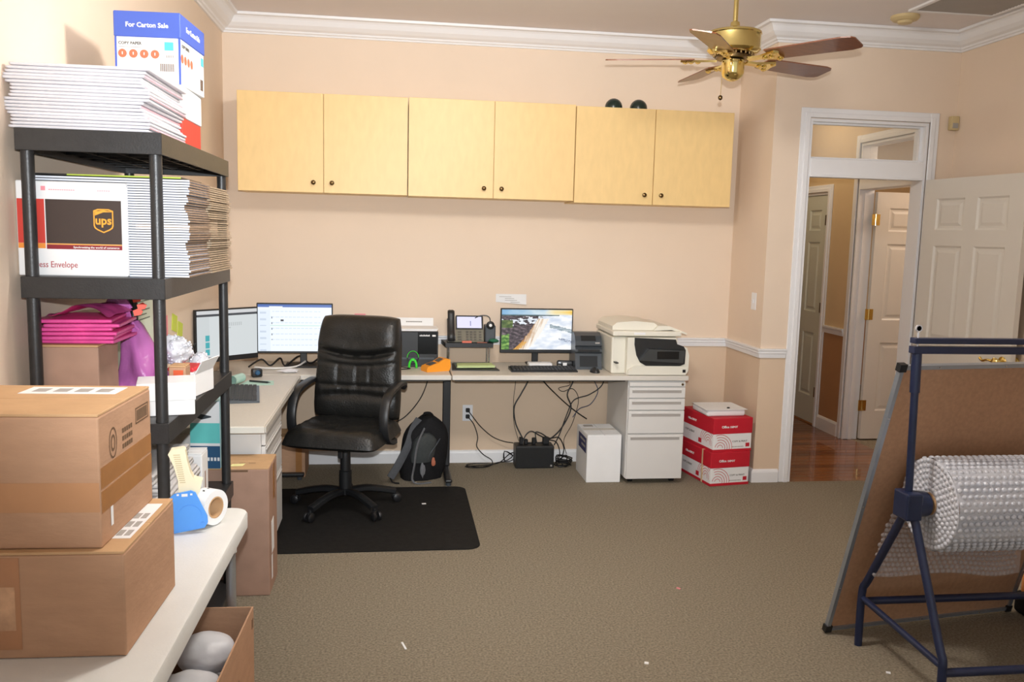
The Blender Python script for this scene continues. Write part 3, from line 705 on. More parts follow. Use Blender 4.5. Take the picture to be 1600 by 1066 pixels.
# lime cable holder, orange label maker
t = thing('cable_holder', 'lime green clip holder with a black hoop on the desk', 'holder', (1.238, -0.33, DZ))
b = B()
b.tube([(-0.024, 0, 0.003), (-0.022, 0, 0.03), (-0.012, 0, 0.052), (0, 0, 0.06), (0.012, 0, 0.052), (0.022, 0, 0.03), (0.024, 0, 0.003)], 0.008, 8, 3); b.box(-0.012, 0.012, -0.014, 0.014, 0.05, 0.062, 0.003, 1); b.done('clip', LIME, t, True)
b = B(); b.tube([(0.036*math.cos(a), 0.012, 0.07+0.042*math.sin(a)) for a in [2*PI*i/20 for i in range(21)]], 0.004, 6); b.done('hoop', BLACKP, t, True)
b = B(); b.tube([(0.037*math.cos(a), 0.009, 0.07+0.043*math.sin(a)) for a in [PI*i/14 for i in range(15)]], 0.0025, 6); b.done('hoop_trim', LIME, t, True)
t = thing('label_maker', 'orange and yellow handheld label maker lying on the desk', 'label maker', (1.385, -0.42, DZ), math.radians(24))
b = B(); b.prism([(-0.085, 0), (0.075, 0), (0.085, 0.03), (0.08, 0.075), (0.045, 0.082), (0.0, 0.058), (-0.08, 0.034), (-0.088, 0.015)], lambda u, v, q: (u, -0.045+q, v), 0.09); b.done('shell', ORANGE, t, True, )
b = B(); b.prism([(-0.06, 0.0405), (-0.012, 0.0546), (-0.012, 0.057), (-0.06, 0.043)], lambda u, v, q: (u, -0.03+q, v), 0.06); b.done('keypad', CHAR, t)
b = B(); b.prism([(0.004, 0.061), (0.035, 0.0775), (0.035, 0.08), (0.004, 0.0635)], lambda u, v, q: (u, -0.028+q, v), 0.056); b.done('display', KEYS, t)

# black writing mat with folder and green pad
t = thing('desk_pad', 'flat black desk pad under the phone riser', 'desk pad', (1.64, -0.27, DZ))
b = B(); b.prism([(-0.15, -0.15), (0.16, -0.16), (0.13, 0.13), (-0.135, 0.14)], lambda u, v, q: (u, v, q), 0.006); b.done('pad', BLACKP, t)
b = B((1.63, -0.25, DZ+0.0065)); b.prism([(1.52, -0.36), (1.75, -0.345), (1.735, -0.13), (1.515, -0.15)], lambda u, v, q: (u, v, DZ+0.0065+q), 0.006)
lone(b, 'folder', SAGE, 'grey green folder lying on the black desk pad', 'folder')
b = B((1.63, -0.3, DZ+0.013)); b.prism([(1.525, -0.385), (1.775, -0.37), (1.76, -0.25), (1.53, -0.26)], lambda u, v, q: (u, v, DZ+0.013+q), 0.014)
lone(b, 'note_pad', LEAFG, 'pale green note pad lying on the grey green folder', 'note pad')
# phone riser
t = thing('desk_riser', 'black phone shelf on slim silver legs', 'riser', (1.61, -0.13, DZ))
b = B(); b.prism([(-0.155, -0.115), (0.165, -0.115), (0.185, 0.085), (-0.175, 0.085)], lambda u, v, q: (u, v, 0.13+q), 0.028); b.done('shelf', BLACKP, t)
for x in (-0.13, 0.14):
    for y in (-0.09, 0.06):
        b = B(); b.cyl((x, y, 0), (x, y, 0.13), 0.006, seg=10); b.done('leg', CHROME, t, True)
RZT = DZ+0.1585
t = thing('desk_phone', 'grey and black desk phone with lit screen on the riser', 'phone', (1.60, -0.14, RZT))
Rb = RX(math.radians(-28))
def ph(u, v, w_): return Vector((u, -0.06, 0.008))+Rb @ Vector((0, 0, 1))*v+Vector((u, 0, 0))*0+Rb @ Vector((0, -1, 0))*w_
def slab(b, u0, u1, v0, v1, w0, w1):
    b.rings([[ph(u0, v0, q), ph(u1, v0, q), ph(u1, v1, q), ph(u0, v1, q)] for q in (w0, w1)])
b = B(); slab(b, -0.075, 0.115, 0, 0.18, -0.02, 0.0); b.box(-0.13, 0.115, -0.065, 0.03, 0.0005, 0.012, 0.003, 1); b.done('body', PHONEG, t)
b = B(); slab(b, -0.13, -0.08, 0, 0.165, -0.02, -0.004); b.done('cradle', BLACKP, t)
b = B(); P = [ph(-0.105, v, w_) for v, w_ in ((0.0, 0.012), (0.02, 0.03), (0.06, 0.024), (0.1, 0.022), (0.15, 0.024), (0.19, 0.032), (0.205, 0.016))]
b.tube(P, 0.02, 10, 3, flat=(0.046, 0.03), side=(1, 0, 0)); b.done('handset', BLACKP, t, True)
b = B(); slab(b, -0.072, 0.112, 0.085, 0.185, 0.0, 0.006); b.done('screen_bezel', BLACKP, t)
def scr_phone(u, v):
    if abs(u-0.3) < 0.015 or abs(u-0.55) < 0.015 or abs(u-0.8) < 0.015:
        if 0.2 < v < 0.65: return (120, 124, 170)
    return (226, 224, 255)
screen_mesh('screen', 1, 1, 30, 16, scr_phone, SCR, t, lambda u, v: ph(-0.064+u*0.166, 0.093+v*0.082, 0.0066))
b = B()
for i in range(3):
    for j in range(4): slab(b, -0.005+i*0.026, 0.013+i*0.026, 0.008+j*0.018, 0.019+j*0.018, 0, 0.004)
for j in range(4): slab(b, -0.06, -0.035, 0.008+j*0.018, 0.017+j*0.018, 0, 0.004); slab(b, 0.083, 0.1, 0.008+j*0.018, 0.017+j*0.018, 0, 0.004)
stuff(b.done('keypad', KEYS, t))
t = thing('headset', 'wireless headset hanging on its charging dock beside the phone', 'headset', (1.765, -0.14, RZT))
b = B(); b.box(-0.042, 0.03, -0.055, 0.055, 0.0, 0.115, 0.008, 2); b.done('dock', CHAR, t)
b = B(); b.lathe([(0.012, 0), (0.026, 0), (0.028, 0.012), (0.018, 0.02), (0.006, 0.02)], (-0.008, -0.056, 0.118), 18, (0, -1, 0)); b.done('ear_cushion', BLACKP, t, True)
b = B(); b.lathe([(0.001, 0), (0.01, 0), (0.01, 0.003), (0.001, 0.004)], (-0.008, -0.076, 0.118), 14, (0, -1, 0)); b.done('ear_badge', WHITEP, t, True)
b = B(); b.tube([(-0.008, -0.05, 0.135), (-0.012, -0.045, 0.165), (-0.035, -0.04, 0.18), (-0.075, -0.035, 0.178), (-0.11, -0.03, 0.162)], 0.0035, 6, 4); b.done('microphone_boom', BLACKP, t, True)
b = B((1.63, -0.235, RZT)); b.box(1.565, 1.63, -0.243, -0.212, RZT, RZT+0.012, 0.002, 1); lone(b, 'tape_packet', mat('coral_packet', (226, 120, 100), 0.6), 'small coral packet at the front edge of the phone riser', 'packet')
b = B((1.70, -0.235, RZT)); b.box(1.665, 1.735, -0.24, -0.226, RZT, RZT+0.007, 0.002, 1); lone(b, 'marker_pen', mat('brown_pen', (150, 92, 74), 0.5), 'small brown marker at the front edge of the phone riser', 'pen')
t = thing('green_pouch', 'small dark green pouch on the riser corner by the monitor', 'pouch', (1.80, -0.22, RZT-0.03)); b = B(); b.blob((-0.02, 0.0, 0.045), (0.035, 0.03, 0.014), 2, 0.2); b.done('pouch', mat('dark_green', (40, 110, 80), 0.6), t, True)

# label printer
t = thing('label_printer', 'dark grey label printer between the monitor and the white printer', 'label printer', (2.413, -0.22, DZ), math.radians(-2))
def lp(x0, x1, prof, m, nm, smooth=False):
    b = B(); b.prism(prof, lambda u, v, q: (x0+q, u, v), x1-x0); return b.done(nm, m, t, smooth)
lp(-0.09, 0.09, [(-0.14, 0), (0.12, 0), (0.12, 0.19), (0.08, 0.235), (-0.03, 0.24), (-0.075, 0.22), (-0.10, 0.19), (-0.115, 0.16), (-0.1, 0.15), (-0.125, 0.135), (-0.13, 0.12), (-0.11, 0.105), (-0.138, 0.02)], CHAR, 'body')
lp(-0.06, 0.06, [(-0.1405, 0.02), (-0.1225, 0.09), (-0.114, 0.09), (-0.13, 0.02)], DKPANEL, 'front_cover')
lp(-0.075, 0.075, [(-0.132, 0.12), (-0.1275, 0.134), (-0.10, 0.134), (-0.10, 0.12)], DKPANEL, 'label_slot')
lp(-0.05, 0.05, [(-0.104, 0.19), (-0.076, 0.2225), (-0.07, 0.219), (-0.098, 0.188)], DKPANEL, 'lid_panel')
b = B(); b.box(0.045, 0.075, -0.112, -0.108, 0.172, 0.182); b.done('button', VENTG, t)
b = B((2.535, -0.4, DZ)); b.prism([(-0.02, 0), (0.02, 0), (0.022, 0.06), (0.004, 0.105), (-0.008, 0.1), (-0.02, 0.05)], lambda u, v, q: (2.542+u*0.8+q*0.3, -0.37+q*0.4+u*0.2, DZ+v), 0.02); lone(b, 'cable_bag', FOAMW, 'clear plastic bag tucked between the label printer and the white printer', 'bag')

# multifunction printer
t = thing('office_printer', 'cream multifunction printer with dark control panel on the desk', 'printer', (2.775, -0.32, DZ))
b = B(); b.box(-0.255, 0.19, -0.20, 0.24, 0.0, 0.245, 0.012, 2); b.done('body', OFFW, t)
b = B(); fr = [(-0.165, 0.002), (0.235, 0.002), (0.25, 0.03), (0.252, 0.13), (0.235, 0.18), (0.16, 0.20), (0.16, 0.245), (-0.165, 0.245)]
b.prism(fr, lambda u, v, q: (u, -0.255+q, v), 0.06); b.done('front_shell', OFFW, t)
b = B(); b.prism([(-0.12, 0.245), (0.155, 0.235), (0.165, 0.205), (0.21, 0.19), (0.225, 0.165), (0.222, 0.075), (0.19, 0.062), (-0.04, 0.062), (-0.08, 0.085), (-0.105, 0.13), (-0.12, 0.20)], lambda u, v, q: (u, -0.262+q, v), 0.012); b.done('control_fascia', DKPANEL, t)
b = B(); b.prism([(-0.085, 0.10), (0.2, 0.085), (0.212, 0.165), (-0.03, 0.175)], lambda u, v, q: (u, -0.29+q+(0.175-v)*-0.02, v), 0.03); b.done('control_panel', mat('panel_charcoal', (56, 58, 58), 0.4), t)
b = B(); b.box(0.025, 0.17, -0.2925, -0.290, 0.11, 0.16); b.done('touch_screen', SCREENOFF, t)
b = B(); b.prism([(-0.16, 0.0), (0.225, 0.0), (0.24, 0.02), (0.235, 0.058), (-0.06, 0.058), (-0.12, 0.058), (-0.16, 0.03)], lambda u, v, q: (u, -0.275+q, v+0.004), 0.02); b.done('paper_tray', OFFW, t)
b = B(); b.box(-0.26, 0.20, -0.24, 0.245, 0.252, 0.285, 0.008, 2); b.done('scanner_lid', OFFW, t)
b = B(); b.prism([(-0.25, 0.286), (0.02, 0.286), (0.05, 0.318), (0.03, 0.335), (-0.10, 0.345), (-0.22, 0.335), (-0.25, 0.31)], lambda u, v, q: (u, -0.18+q, v), 0.4); b.done('document_feeder', OFFW, t, True)
b = B(); b.prism([(0.02, 0.286), (0.14, 0.292), (0.245, 0.262), (0.245, 0.272), (0.12, 0.318), (0.05, 0.318)], lambda u, v, q: (u, -0.21+q, v), 0.42); b.done('feeder_tray', OFFW, t)
b = B(); b.box(-0.24, -0.22, -0.2565, -0.2, 0.075, 0.082); b.done('usb_port', DARKM, t)
b = B(); b.box(-0.12, -0.045, -0.2415, -0.2395, 0.262, 0.276); b.done('name_badge', WHITEP, t)
b = B(); b.box(0.205, 0.225, -0.2765, -0.274, 0.02, 0.04); b.done('power_button', DARKM, t)

# wall notes
t = thing('wall_note', 'white paper note taped to the wall above the waterfall monitor', 'note', (1.92, 0, 1.115))
b = B(); b.grid(lambda u, v: (-0.107+0.214*u, -0.004-0.012*(1-v)**2*u, 0.085-0.0*u-(1-v)*0.072+(-0.016*(1-v)*(1-u)*(-1))), 8, 5); b.done('sheet', WHITEP, t)
for k in range(4):
    b = B(); b.box(-0.085+0.02*(k % 2)+0.02*k, 0.0+0.02*k, -0.02, -0.0195, 0.066-0.0125*k, 0.0685-0.0125*k); b.done('written_line', VENTG, t)
b = B((0.875, 0, 1.045)); b.box(0.845, 0.92, -0.0025, -0.0008, 1.02, 1.05); lone(b, 'sticky_note', STICKY, 'pink sticky note on the wall just above the chair back', 'sticky note')

# outlet with two plugs
t = thing('wall_outlet', 'white double wall outlet under the desk with two black plugs', 'outlet', (1.631, 0, 0.30))
b = B(); b.box(-0.036, 0.036, -0.006, -0.0005, 0, 0.115, 0.002, 1); b.done('plate', TRIM, t)
for zz in (0.035, 0.08):
    b = B(); b.box(-0.014, 0.014, -0.03, -0.006, zz-0.014, zz+0.014, 0.004, 1); b.done('plug', CABLE, t)

# ------------------------------------------------------------------ cables
def cable(label, pts, r=0.0035, m=CABLE, name='power_cable', sm=6):
    b = B(pts[0]); b.tube(pts, r, 6, sm); return lone(b, name, m, label, 'cable', smooth=True)
cable('black cord from the upper outlet plug sagging to the battery backup', [(1.631, -0.03, 0.38), (1.66, -0.05, 0.345), (1.72, -0.05, 0.27), (1.80, -0.05, 0.2), (1.88, -0.055, 0.165), (1.95, -0.08, 0.158)])
cable('black cord from the lower outlet plug curling on the carpet', [(1.631, -0.03, 0.335), (1.67, -0.06, 0.29), (1.70, -0.06, 0.2), (1.695, -0.06, 0.13), (1.74, -0.07, 0.075), (1.80, -0.08, 0.035), (1.79, -0.1, 0.006), (1.70, -0.12, 0.006), (1.61, -0.13, 0.006), (1.66, -0.17, 0.007), (1.76, -0.15, 0.007), (1.84, -0.09, 0.02), (1.94, -0.08, 0.03), (1.98, -0.03, 0.06)])
cable('loop of black cord lying by the baseboard beside the outlet', [(1.79, -0.11, 0.005), (1.72, -0.16, 0.006), (1.66, -0.16, 0.012), (1.62, -0.11, 0.012), (1.70, -0.08, 0.012), (1.80, -0.1, 0.012), (1.86, -0.08, 0.02), (1.93, -0.05, 0.07), (1.98, -0.035, 0.08)])
cable('thin cord hanging from the desk behind the desk chair', [(1.36, -0.09, 0.69), (1.345, -0.08, 0.60), (1.30, -0.07, 0.48), (1.22, -0.06, 0.37), (1.14, -0.055, 0.31), (1.0, -0.05, 0.27), (0.9, -0.05, 0.24)])
cable('thin cord hanging straight below the waterfall monitor', [(1.955, -0.05, 0.69), (1.96, -0.045, 0.58), (1.95, -0.045, 0.46), (1.955, -0.05, 0.3), (1.99, -0.07, 0.17)], 0.002)
cable('thick cord curving from the desk down to the battery backup', [(2.06, -0.06, 0.69), (2.05, -0.05, 0.6), (2.0, -0.05, 0.5), (1.955, -0.05, 0.41), (1.965, -0.055, 0.3), (2.0, -0.08, 0.22), (2.03, -0.1, 0.17)], 0.005)
cable('cord running from the desk down right toward the white carton', [(2.08, -0.06, 0.69), (2.16, -0.05, 0.59), (2.25, -0.05, 0.5), (2.34, -0.05, 0.42), (2.42, -0.06, 0.36), (2.47, -0.09, 0.33)], 0.0045)
for k, (lab, pts, r) in enumerate((
    ('tangled black cord hanging below the label printer', [(2.36, -0.08, 0.69), (2.37, -0.06, 0.6), (2.33, -0.06, 0.5), (2.36, -0.06, 0.40), (2.30, -0.07, 0.27), (2.22, -0.08, 0.19), (2.12, -0.09, 0.155), (2.04, -0.1, 0.165)], 0.005),
    ('looping thin cord hanging below the label printer', [(2.29, -0.07, 0.69), (2.25, -0.05, 0.66), (2.31, -0.05, 0.63), (2.35, -0.05, 0.57), (2.27, -0.05, 0.545), (2.30, -0.05, 0.52), (2.37, -0.06, 0.54), (2.41, -0.07, 0.46), (2.37, -0.08, 0.3), (2.31, -0.09, 0.18), (2.33, -0.1, 0.08)], 0.0025),
    ('bluish thin cord hanging left of the drawer pedestal', [(2.47, -0.08, 0.69), (2.52, -0.06, 0.6), (2.55, -0.06, 0.52), (2.5, -0.06, 0.43), (2.42, -0.07, 0.4), (2.37, -0.08, 0.34)], 0.003),
    ('cord looping from the printer side of the desk back to the left', [(2.60, -0.07, 0.69), (2.58, -0.06, 0.57), (2.49, -0.06, 0.5), (2.38, -0.06, 0.46), (2.33, -0.07, 0.36), (2.28, -0.08, 0.22), (2.24, -0.09, 0.14)], 0.004),
    ('short cord arching over the battery backup', [(2.01, -0.13, 0.165), (2.03, -0.12, 0.22), (2.07, -0.12, 0.25), (2.13, -0.12, 0.22), (2.19, -0.12, 0.19), (2.25, -0.11, 0.17), (2.28, -0.1, 0.1), (2.27, -0.12, 0.04)], 0.004),
    ('black cord arching right of the battery backup to the floor', [(2.11, -0.13, 0.165), (2.10, -0.12, 0.24), (2.14, -0.12, 0.235), (2.2, -0.12, 0.2), (2.27, -0.11, 0.2), (2.31, -0.1, 0.12), (2.29, -0.12, 0.03), (2.34, -0.12, 0.02)], 0.004))):
    cable(lab, pts, r, mat('blue_cable', (60, 68, 96), 0.5) if 'bluish' in lab else CABLE)
b = B((2.3, -0.12, 0))
rq = random.Random(5)
pts = [(2.30+0.055*math.cos(i*1.9)+rq.uniform(-.015, .015), -0.13+0.05*math.sin(i*1.9), 0.008+0.012*(i % 6)) for i in range(22)]
b.tube(pts, 0.0045, 6, 4); lone(b, 'cable_coil', CABLE, 'tangle of coiled black cords beside the white carton', 'cable', smooth=True)
b = B((2.0, -0.05, 0)); pts = [(1.915+0.04*math.cos(i*2.1), -0.045, 0.055+0.04*math.sin(i*2.1)) for i in range(12)]
b.tube(pts, 0.0035, 6, 3); lone(b, 'cable_coil', CABLE, 'small coil of cord leaning on the baseboard left of the battery backup', 'cable', smooth=True)
# battery backup
t = thing('battery_backup', 'black battery backup unit with plugs on top under the desk', 'battery backup', (2.09, -0.13, 0))
b = B(); b.box(-0.135, 0.135, -0.055, 0.075, 0.0, 0.158, 0.006, 2); b.done('case', BLACKP, t)
b = B(); b.box(-0.128, 0.128, -0.0575, -0.055, 0.008, 0.142, 0.001, 1); b.done('front_face', DKPANEL, t)
b = B(); b.box(0.11, 0.122, -0.0585, -0.0573, 0.014, 0.026); b.done('status_light', VENTG, t)
for x, h in ((-0.09, 0.05), (-0.055, 0.035), (0.0, 0.045), (0.085, 0.05)):
    b = B(); b.box(x-0.013-(0.01 if x > .05 else 0), x+0.013+(0.01 if x > .05 else 0), 0.0, 0.03, 0.1582, 0.158+h, 0.004, 1); b.done('plug', CABLE, t)

# things on the left desks: cables, rolled paper, pen
cable('white cable snaking between the two left monitors', [(0.26, -0.5, DZ+0.03), (0.33, -0.42, DZ+0.012), (0.42, -0.4, DZ+0.01), (0.50, -0.33, DZ+0.012), (0.54, -0.24, DZ+0.03)], 0.006, CABLEW)
cable('black cable bunched below the left monitors', [(0.2, -0.36, DZ+0.01), (0.27, -0.3, DZ+0.05), (0.33, -0.33, DZ+0.015), (0.38, -0.24, DZ+0.05), (0.42, -0.3, DZ+0.01), (0.5, -0.2, DZ+0.06), (0.57, -0.23, DZ+0.015), (0.64, -0.19, DZ+0.05), (0.70, -0.22, DZ+0.01), (0.8, -0.2, DZ+0.03)], 0.006)
cable('black cable arching behind the angled monitor', [(0.05, -0.75, DZ+0.22), (0.02, -1.0, DZ+0.24), (0.025, -1.12, DZ+0.17), (0.04, -1.15, DZ+0.005)], 0.004)
cable('black cable looping behind the desk chair beside the computer', [(1.0, -0.3, DZ+0.008), (1.08, -0.36, DZ+0.02), (1.16, -0.34, DZ+0.01), (1.22, -0.4, DZ+0.01), (1.14, -0.44, DZ+0.01), (1.02, -0.42, DZ+0.008)], 0.0035)
t = thing('small_gadget', 'small black desk gadget beside the base of the angled monitor', 'gadget', (0.30, -0.68, DZ), 0.4)
b = B(); b.box(-0.03, 0.03, -0.025, 0.025, 0, 0.05, 0.008); b.done('body', BLACKP, t, True); b = B(); b.lathe([(0.001, 0), (0.016, 0), (0.012, 0.008), (0.001, 0.01)], (0.0, -0.025, 0.028), 16, (0, -1, 0)); b.done('lens', DBLUE, t, True)
b = B((0.27, -0.83, DZ)); b.prism([(0.25, -0.99), (0.44, -0.97), (0.42, -0.83), (0.27, -0.82)], lambda u, v, q: (u, v, DZ+0.0008+q), 0.0015); lone(b, 'paper_sheet', MINT, 'mint green paper sheet lying behind the sideways keyboard', 'paper')
b = B((0.23, -0.97, DZ+0.003)); R = []
for s_ in range(2):
    R.append([Vector((0.215, -0.99, DZ+0.03))+Vector((0.03, 0.10, 0))*s_*1.1+Vector((math.cos(a)*0.024, -0.3*math.cos(a)*0.02, math.sin(a)*0.026)) for a in [2*PI*i/18 for i in range(18)]])
b.rings(R, cap=False); lone(b, 'rolled_paper', MINT, 'rolled mint green paper beside the sideways keyboard', 'paper', smooth=True)
t = thing('pen', 'black pen lying on the mint green paper', 'pen', (0.35, -0.90, DZ+0.0035), 0.0)
b = B(); b.cyl((-0.06, 0.03, 0.005), (0.05, -0.02, 0.005), 0.005, seg=10); b.done('barrel', BLACKP, t, True); b = B(); b.cyl((0.05, -0.02, 0.005), (0.068, -0.028, 0.005), 0.004, 0.001, seg=10); b.done('tip', CHAR, t)
b = B((0.42, -0.62, DZ)); b.blob((0.47, -0.52, DZ+0.012), (0.06, 0.03, 0.012), 2, 0.5, 4, 3, DZ+0.001); lone(b, 'plastic_wrapper', FOAMW, 'crumpled clear wrapper on the corner of the desk', 'wrapper')
#@@FLOORSTUFF
# ------------------------------------------------------------------ chair mat, chair, backpack
b = B((1.0, -1.1, 0)); pts = []
x0, x1, y0, y1, r_ = 0.35, 1.57, -1.70, -0.60, 0.07
for cx, cy, a0 in ((x1-r_, y1-r_, 0), (x0+r_, y1-r_, 90), (x0+r_, y0+r_, 180), (x1-r_, y0+r_, 270)):
    for k in range(7): a = math.radians(a0+15*k); pts.append((cx+r_*math.cos(a), cy+r_*math.sin(a)))
b.prism(pts, lambda u, v, q: (u, v, 0.0005+q), 0.005)
lone(b, 'chair_mat', RUBBER, 'black rubber mat with rounded corners under the desk chair', 'mat')
MZ = 0.0056
t = thing('office_chair', 'black leather office chair with looped arms on a five-star base', 'chair', (0.842, -0.985, MZ), -math.radians(17))
for i in range(5):
    a = math.radians(90+17+72*i); ca, sa = math.cos(a), math.sin(a)
    b = B(); b.tube([(0.02*ca, 0.02*sa, 0.10), (0.12*ca, 0.12*sa, 0.105), (0.22*ca, 0.22*sa, 0.088), (0.30*ca, 0.30*sa, 0.068)], 0.02, 8, 3, flat=(0.045, 0.036), side=(-sa, ca, 0)); lg = b.done('base_leg', BLACKP, t, True)
    b = B(); cx, cy = 0.30*ca, 0.30*sa; b.cyl((cx, cy, 0.03), (cx, cy, 0.066), 0.008, seg=8); b.box(cx-0.012, cx+0.012, cy-0.022, cy+0.022, 0.03, 0.054, 0.006); cs_ = b.done('caster', BLACKP, t)
    for sg in (-1, 1):
        b = B(); dx, dy = -sa*0.017*sg, ca*0.017*sg; n = Vector((-sa*sg, ca*sg, 0))
        b.lathe([(0.001, -0.009), (0.023, -0.009), (0.0265, -0.004), (0.0265, 0.004), (0.02, 0.009), (0.001, 0.009)], (cx+dx+ca*0.012, cy+dy+sa*0.012, 0.0266), 16, n); b.done('wheel', DARKM, cs_, True)
b = B(); b.lathe([(0.02, 0.08), (0.042, 0.085), (0.042, 0.115), (0.036, 0.12), (0.036, 0.22), (0.03, 0.225), (0.03, 0.3), (0.026, 0.38), (0.02, 0.40)], seg=20); b.done('gas_column', BLACKP, t, True)
b = B(); b.box(-0.09, 0.09, -0.1, 0.12, 0.375, 0.40, 0.008); b.box(-0.03, 0.0, -0.05, -0.02, 0.30, 0.38, 0.006); b.done('mechanism', BLACKP, t)
def cushion(b, w, d, thick, fn, n=26, edge=0.06):
    """closed cushion: top sheet with rounded rim + flat underside; fn(u,v)->extra height; maps (x, y, z)"""
    def top(i, j):
        u, v = -1+2*i, -1+2*j
        k = (1-abs(u)**5)*(1-abs(v)**5)
        return u*w/2*(1-0.05*abs(v)**4), v*d/2*(1-0.05*abs(u)**4), thick*max(0, k)**0.35+fn(u, v)*max(0, k)**0.5
    return top
def seat_fn(u, v):
    dip = -0.028*math.exp(-((u*1.3)**2+((v-0.15)*1.5)**2)); wr = 0.008*noise.noise(Vector((u*3, v*5, 1)))-0.007*math.exp(-((u+0.25+0.5*v)*16)**2)-0.006*math.exp(-((u-0.1-0.4*v)*18)**2)-0.005*math.exp(-((v+0.55-0.3*u)*18)**2)
    return dip+wr+0.006*math.cos(v*7+u*1.5)*math.exp(-(v+0.4)**2*3)*(abs(u) < 0.7)-0.03*max(0, -v-0.75)
tp = cushion(None, 0.56, 0.54, 0.10, seat_fn)
def seat(i, j): x, y, z = tp(i, j); return (x, y-0.03-0.0, 0.425+z+0.012*max(0, -y*2)*0)
b = B(); b.grid(seat, 30, 30); b.grid(lambda i, j: (tp(i, j)[0], tp(i, j)[1]-0.03, 0.425-0.028*max(0, (1-abs(-1+2*i)**6)*(1-abs(-1+2*j)**6))**0.5), 30, 30)
bmesh.ops.remove_doubles(b.bm, verts=b.bm.verts[:], dist=1e-4); b.done('seat', LEATHER, t, True, 60)
def back_fn(u, v):
    # v -1 bottom .. 1 top ; headrest roll, then two seams, a ribbed middle and a lumbar roll
    c1 = 0.36-0.15*(1-u*u); c2 = 0.12-0.10*(1-u*u); c3 = -0.36; c4 = -0.62+0.10*(1-u*u)
    z = 0.022*math.exp(-((v-0.68)*2.0)**2)
    z -= 0.034*math.exp(-((v-c1)*17)**2)*(1-abs(u)**8)
    z += 0.012*math.exp(-((v-c1-0.1)*9)**2)
    z -= 0.010*math.exp(-((v-c2)*28)**2)
    z -= 0.012*math.exp(-((v-c3)*24)**2)*(1-abs(u)**8)
    z -= 0.020*math.exp(-((v-c4)*14)**2)*(1-abs(u)**8)
    if c3 < v < c2:
        for s_ in (-0.42, 0.02, 0.34): z -= 0.007*math.exp(-((u-s_)*30)**2)
    z += 0.003*noise.noise(Vector((u*4, v*6, 4)))+0.004*noise.noise(Vector((u*13, v*4, 9)))*(c4 < v < c3+0.02)
    return z
tb = cushion(None, 0.52, 0.63, 0.085, back_fn)
rb = RX(math.radians(-9))
def bmap(x, y, z):
    wk = 1+0.06*max(0, -y)/0.32-0.05*max(0, y/0.32)**2
    p = Vector((x*wk, -z+0.025*math.cos(x*5)-0.02, y+0.32))
    return rb @ p + Vector((0, 0.20, 0.475))
b = B(); b.grid(lambda i, j: bmap(*tb(i, j)), 50, 70); b.grid(lambda i, j: bmap(tb(i, j)[0], tb(i, j)[1], -0.03*max(0, (1-abs(-1+2*i)**6)*(1-abs(-1+2*j)**6))**0.4), 50, 70)
bmesh.ops.remove_doubles(b.bm, verts=b.bm.verts[:], dist=1e-4); b.done('backrest', LEATHER, t, True, 70)
b = B(); b.tube([(0, 0.05, 0.385), (0, 0.2, 0.40), (0, 0.275, 0.46), (0, 0.30, 0.6)], 0.02, 8, 3, flat=(0.09, 0.02), side=(1, 0, 0)); b.done('back_bracket', BLACKP, t, True)
for sg in (-1, 1):
    x = sg*0.272
    b = B(); b.tube([(x-sg*0.05, 0.10, 0.405), (x-sg*0.005, 0.06, 0.40), (x, 0.0, 0.405), (x, -0.09, 0.44), (x, -0.13, 0.52), (x, -0.125, 0.60), (x, -0.085, 0.665), (x, -0.02, 0.695), (x, 0.08, 0.71), (x, 0.17, 0.715), (x, 0.24, 0.705), (x-sg*0.02, 0.275, 0.68)], 0.02, 8, 4, flat=(0.05, 0.028), side=(1, 0, 0)); b.done('armrest', BLACKP, t, True)

# backpack, slumped against the desk leg
t = thing('backpack', 'black and grey backpack slumped on the carpet against the desk leg', 'backpack', (1.275, -0.37, 0), math.radians(14))
def bag(cx, w, d, h, lean=0.0, pw=2.6, n=22, m=14, amp=0.012, sd=0, y0=0.0):
    R = []
    for j in range(m+1):
        v = j/m; k = (1-max(0, (v-0.55)/0.45)**2.6*0.75); kb = 0.86+0.14*min(1, v*5)
        ring = []
        for i in range(n):
            a = 2*PI*i/n; c, s_ = math.cos(a), math.sin(a)
            q = (abs(c)**pw+abs(s_)**pw)**(-1/pw); e = 1+amp*8*noise.noise(Vector((c*1.5+sd, s_*1.5, v*3)))
            ring.append((cx+w/2*q*c*k*kb*e+lean*v, y0+d/2*q*s_*(0.55+0.45*k)*kb*e, 0.002+h*v))
        R.append(ring)
    return R
b = B(); b.rings(bag(0.02, 0.31, 0.2, 0.41, 0.05, sd=1)); b.done('main_body', BLACKN, t, True, 60)
b = B(); b.rings(bag(-0.0, 0.155, 0.08, 0.19, 0.03, y0=0.0, sd=4))
for v in b.bm.verts: v.co = RX(math.radians(6)) @ v.co+Vector((0.0, -0.082, 0.13))
b.done('front_pocket', GREYB if False else mat('dark_grey_nylon', (58, 62, 62), 0.8, var=0.1, scale=60), t, True, 60)
b = B(); b.tube([(0.01, -0.125, 0.36), (-0.025, -0.14, 0.30), (-0.05, -0.145, 0.22), (-0.06, -0.14, 0.12), (-0.07, -0.13, 0.03), (-0.04, -0.155, 0.006), (0.05, -0.15, 0.006)], 0.01, 8, 4, flat=(0.018, 0.006)); b.done('side_strap', GREYB, t, True)
b = B(); b.tube([(0.0, -0.03, 0.40), (-0.045, -0.05, 0.34), (-0.085, -0.07, 0.24), (-0.15, -0.08, 0.12), (-0.205, -0.09, 0.04)], 0.01, 8, 4, flat=(0.05, 0.016), side=(1, 0, 0.5)); sp = b.done('shoulder_strap', mat('strap_grey', (74, 76, 80), 0.8, var=0.1, scale=60), t, True)
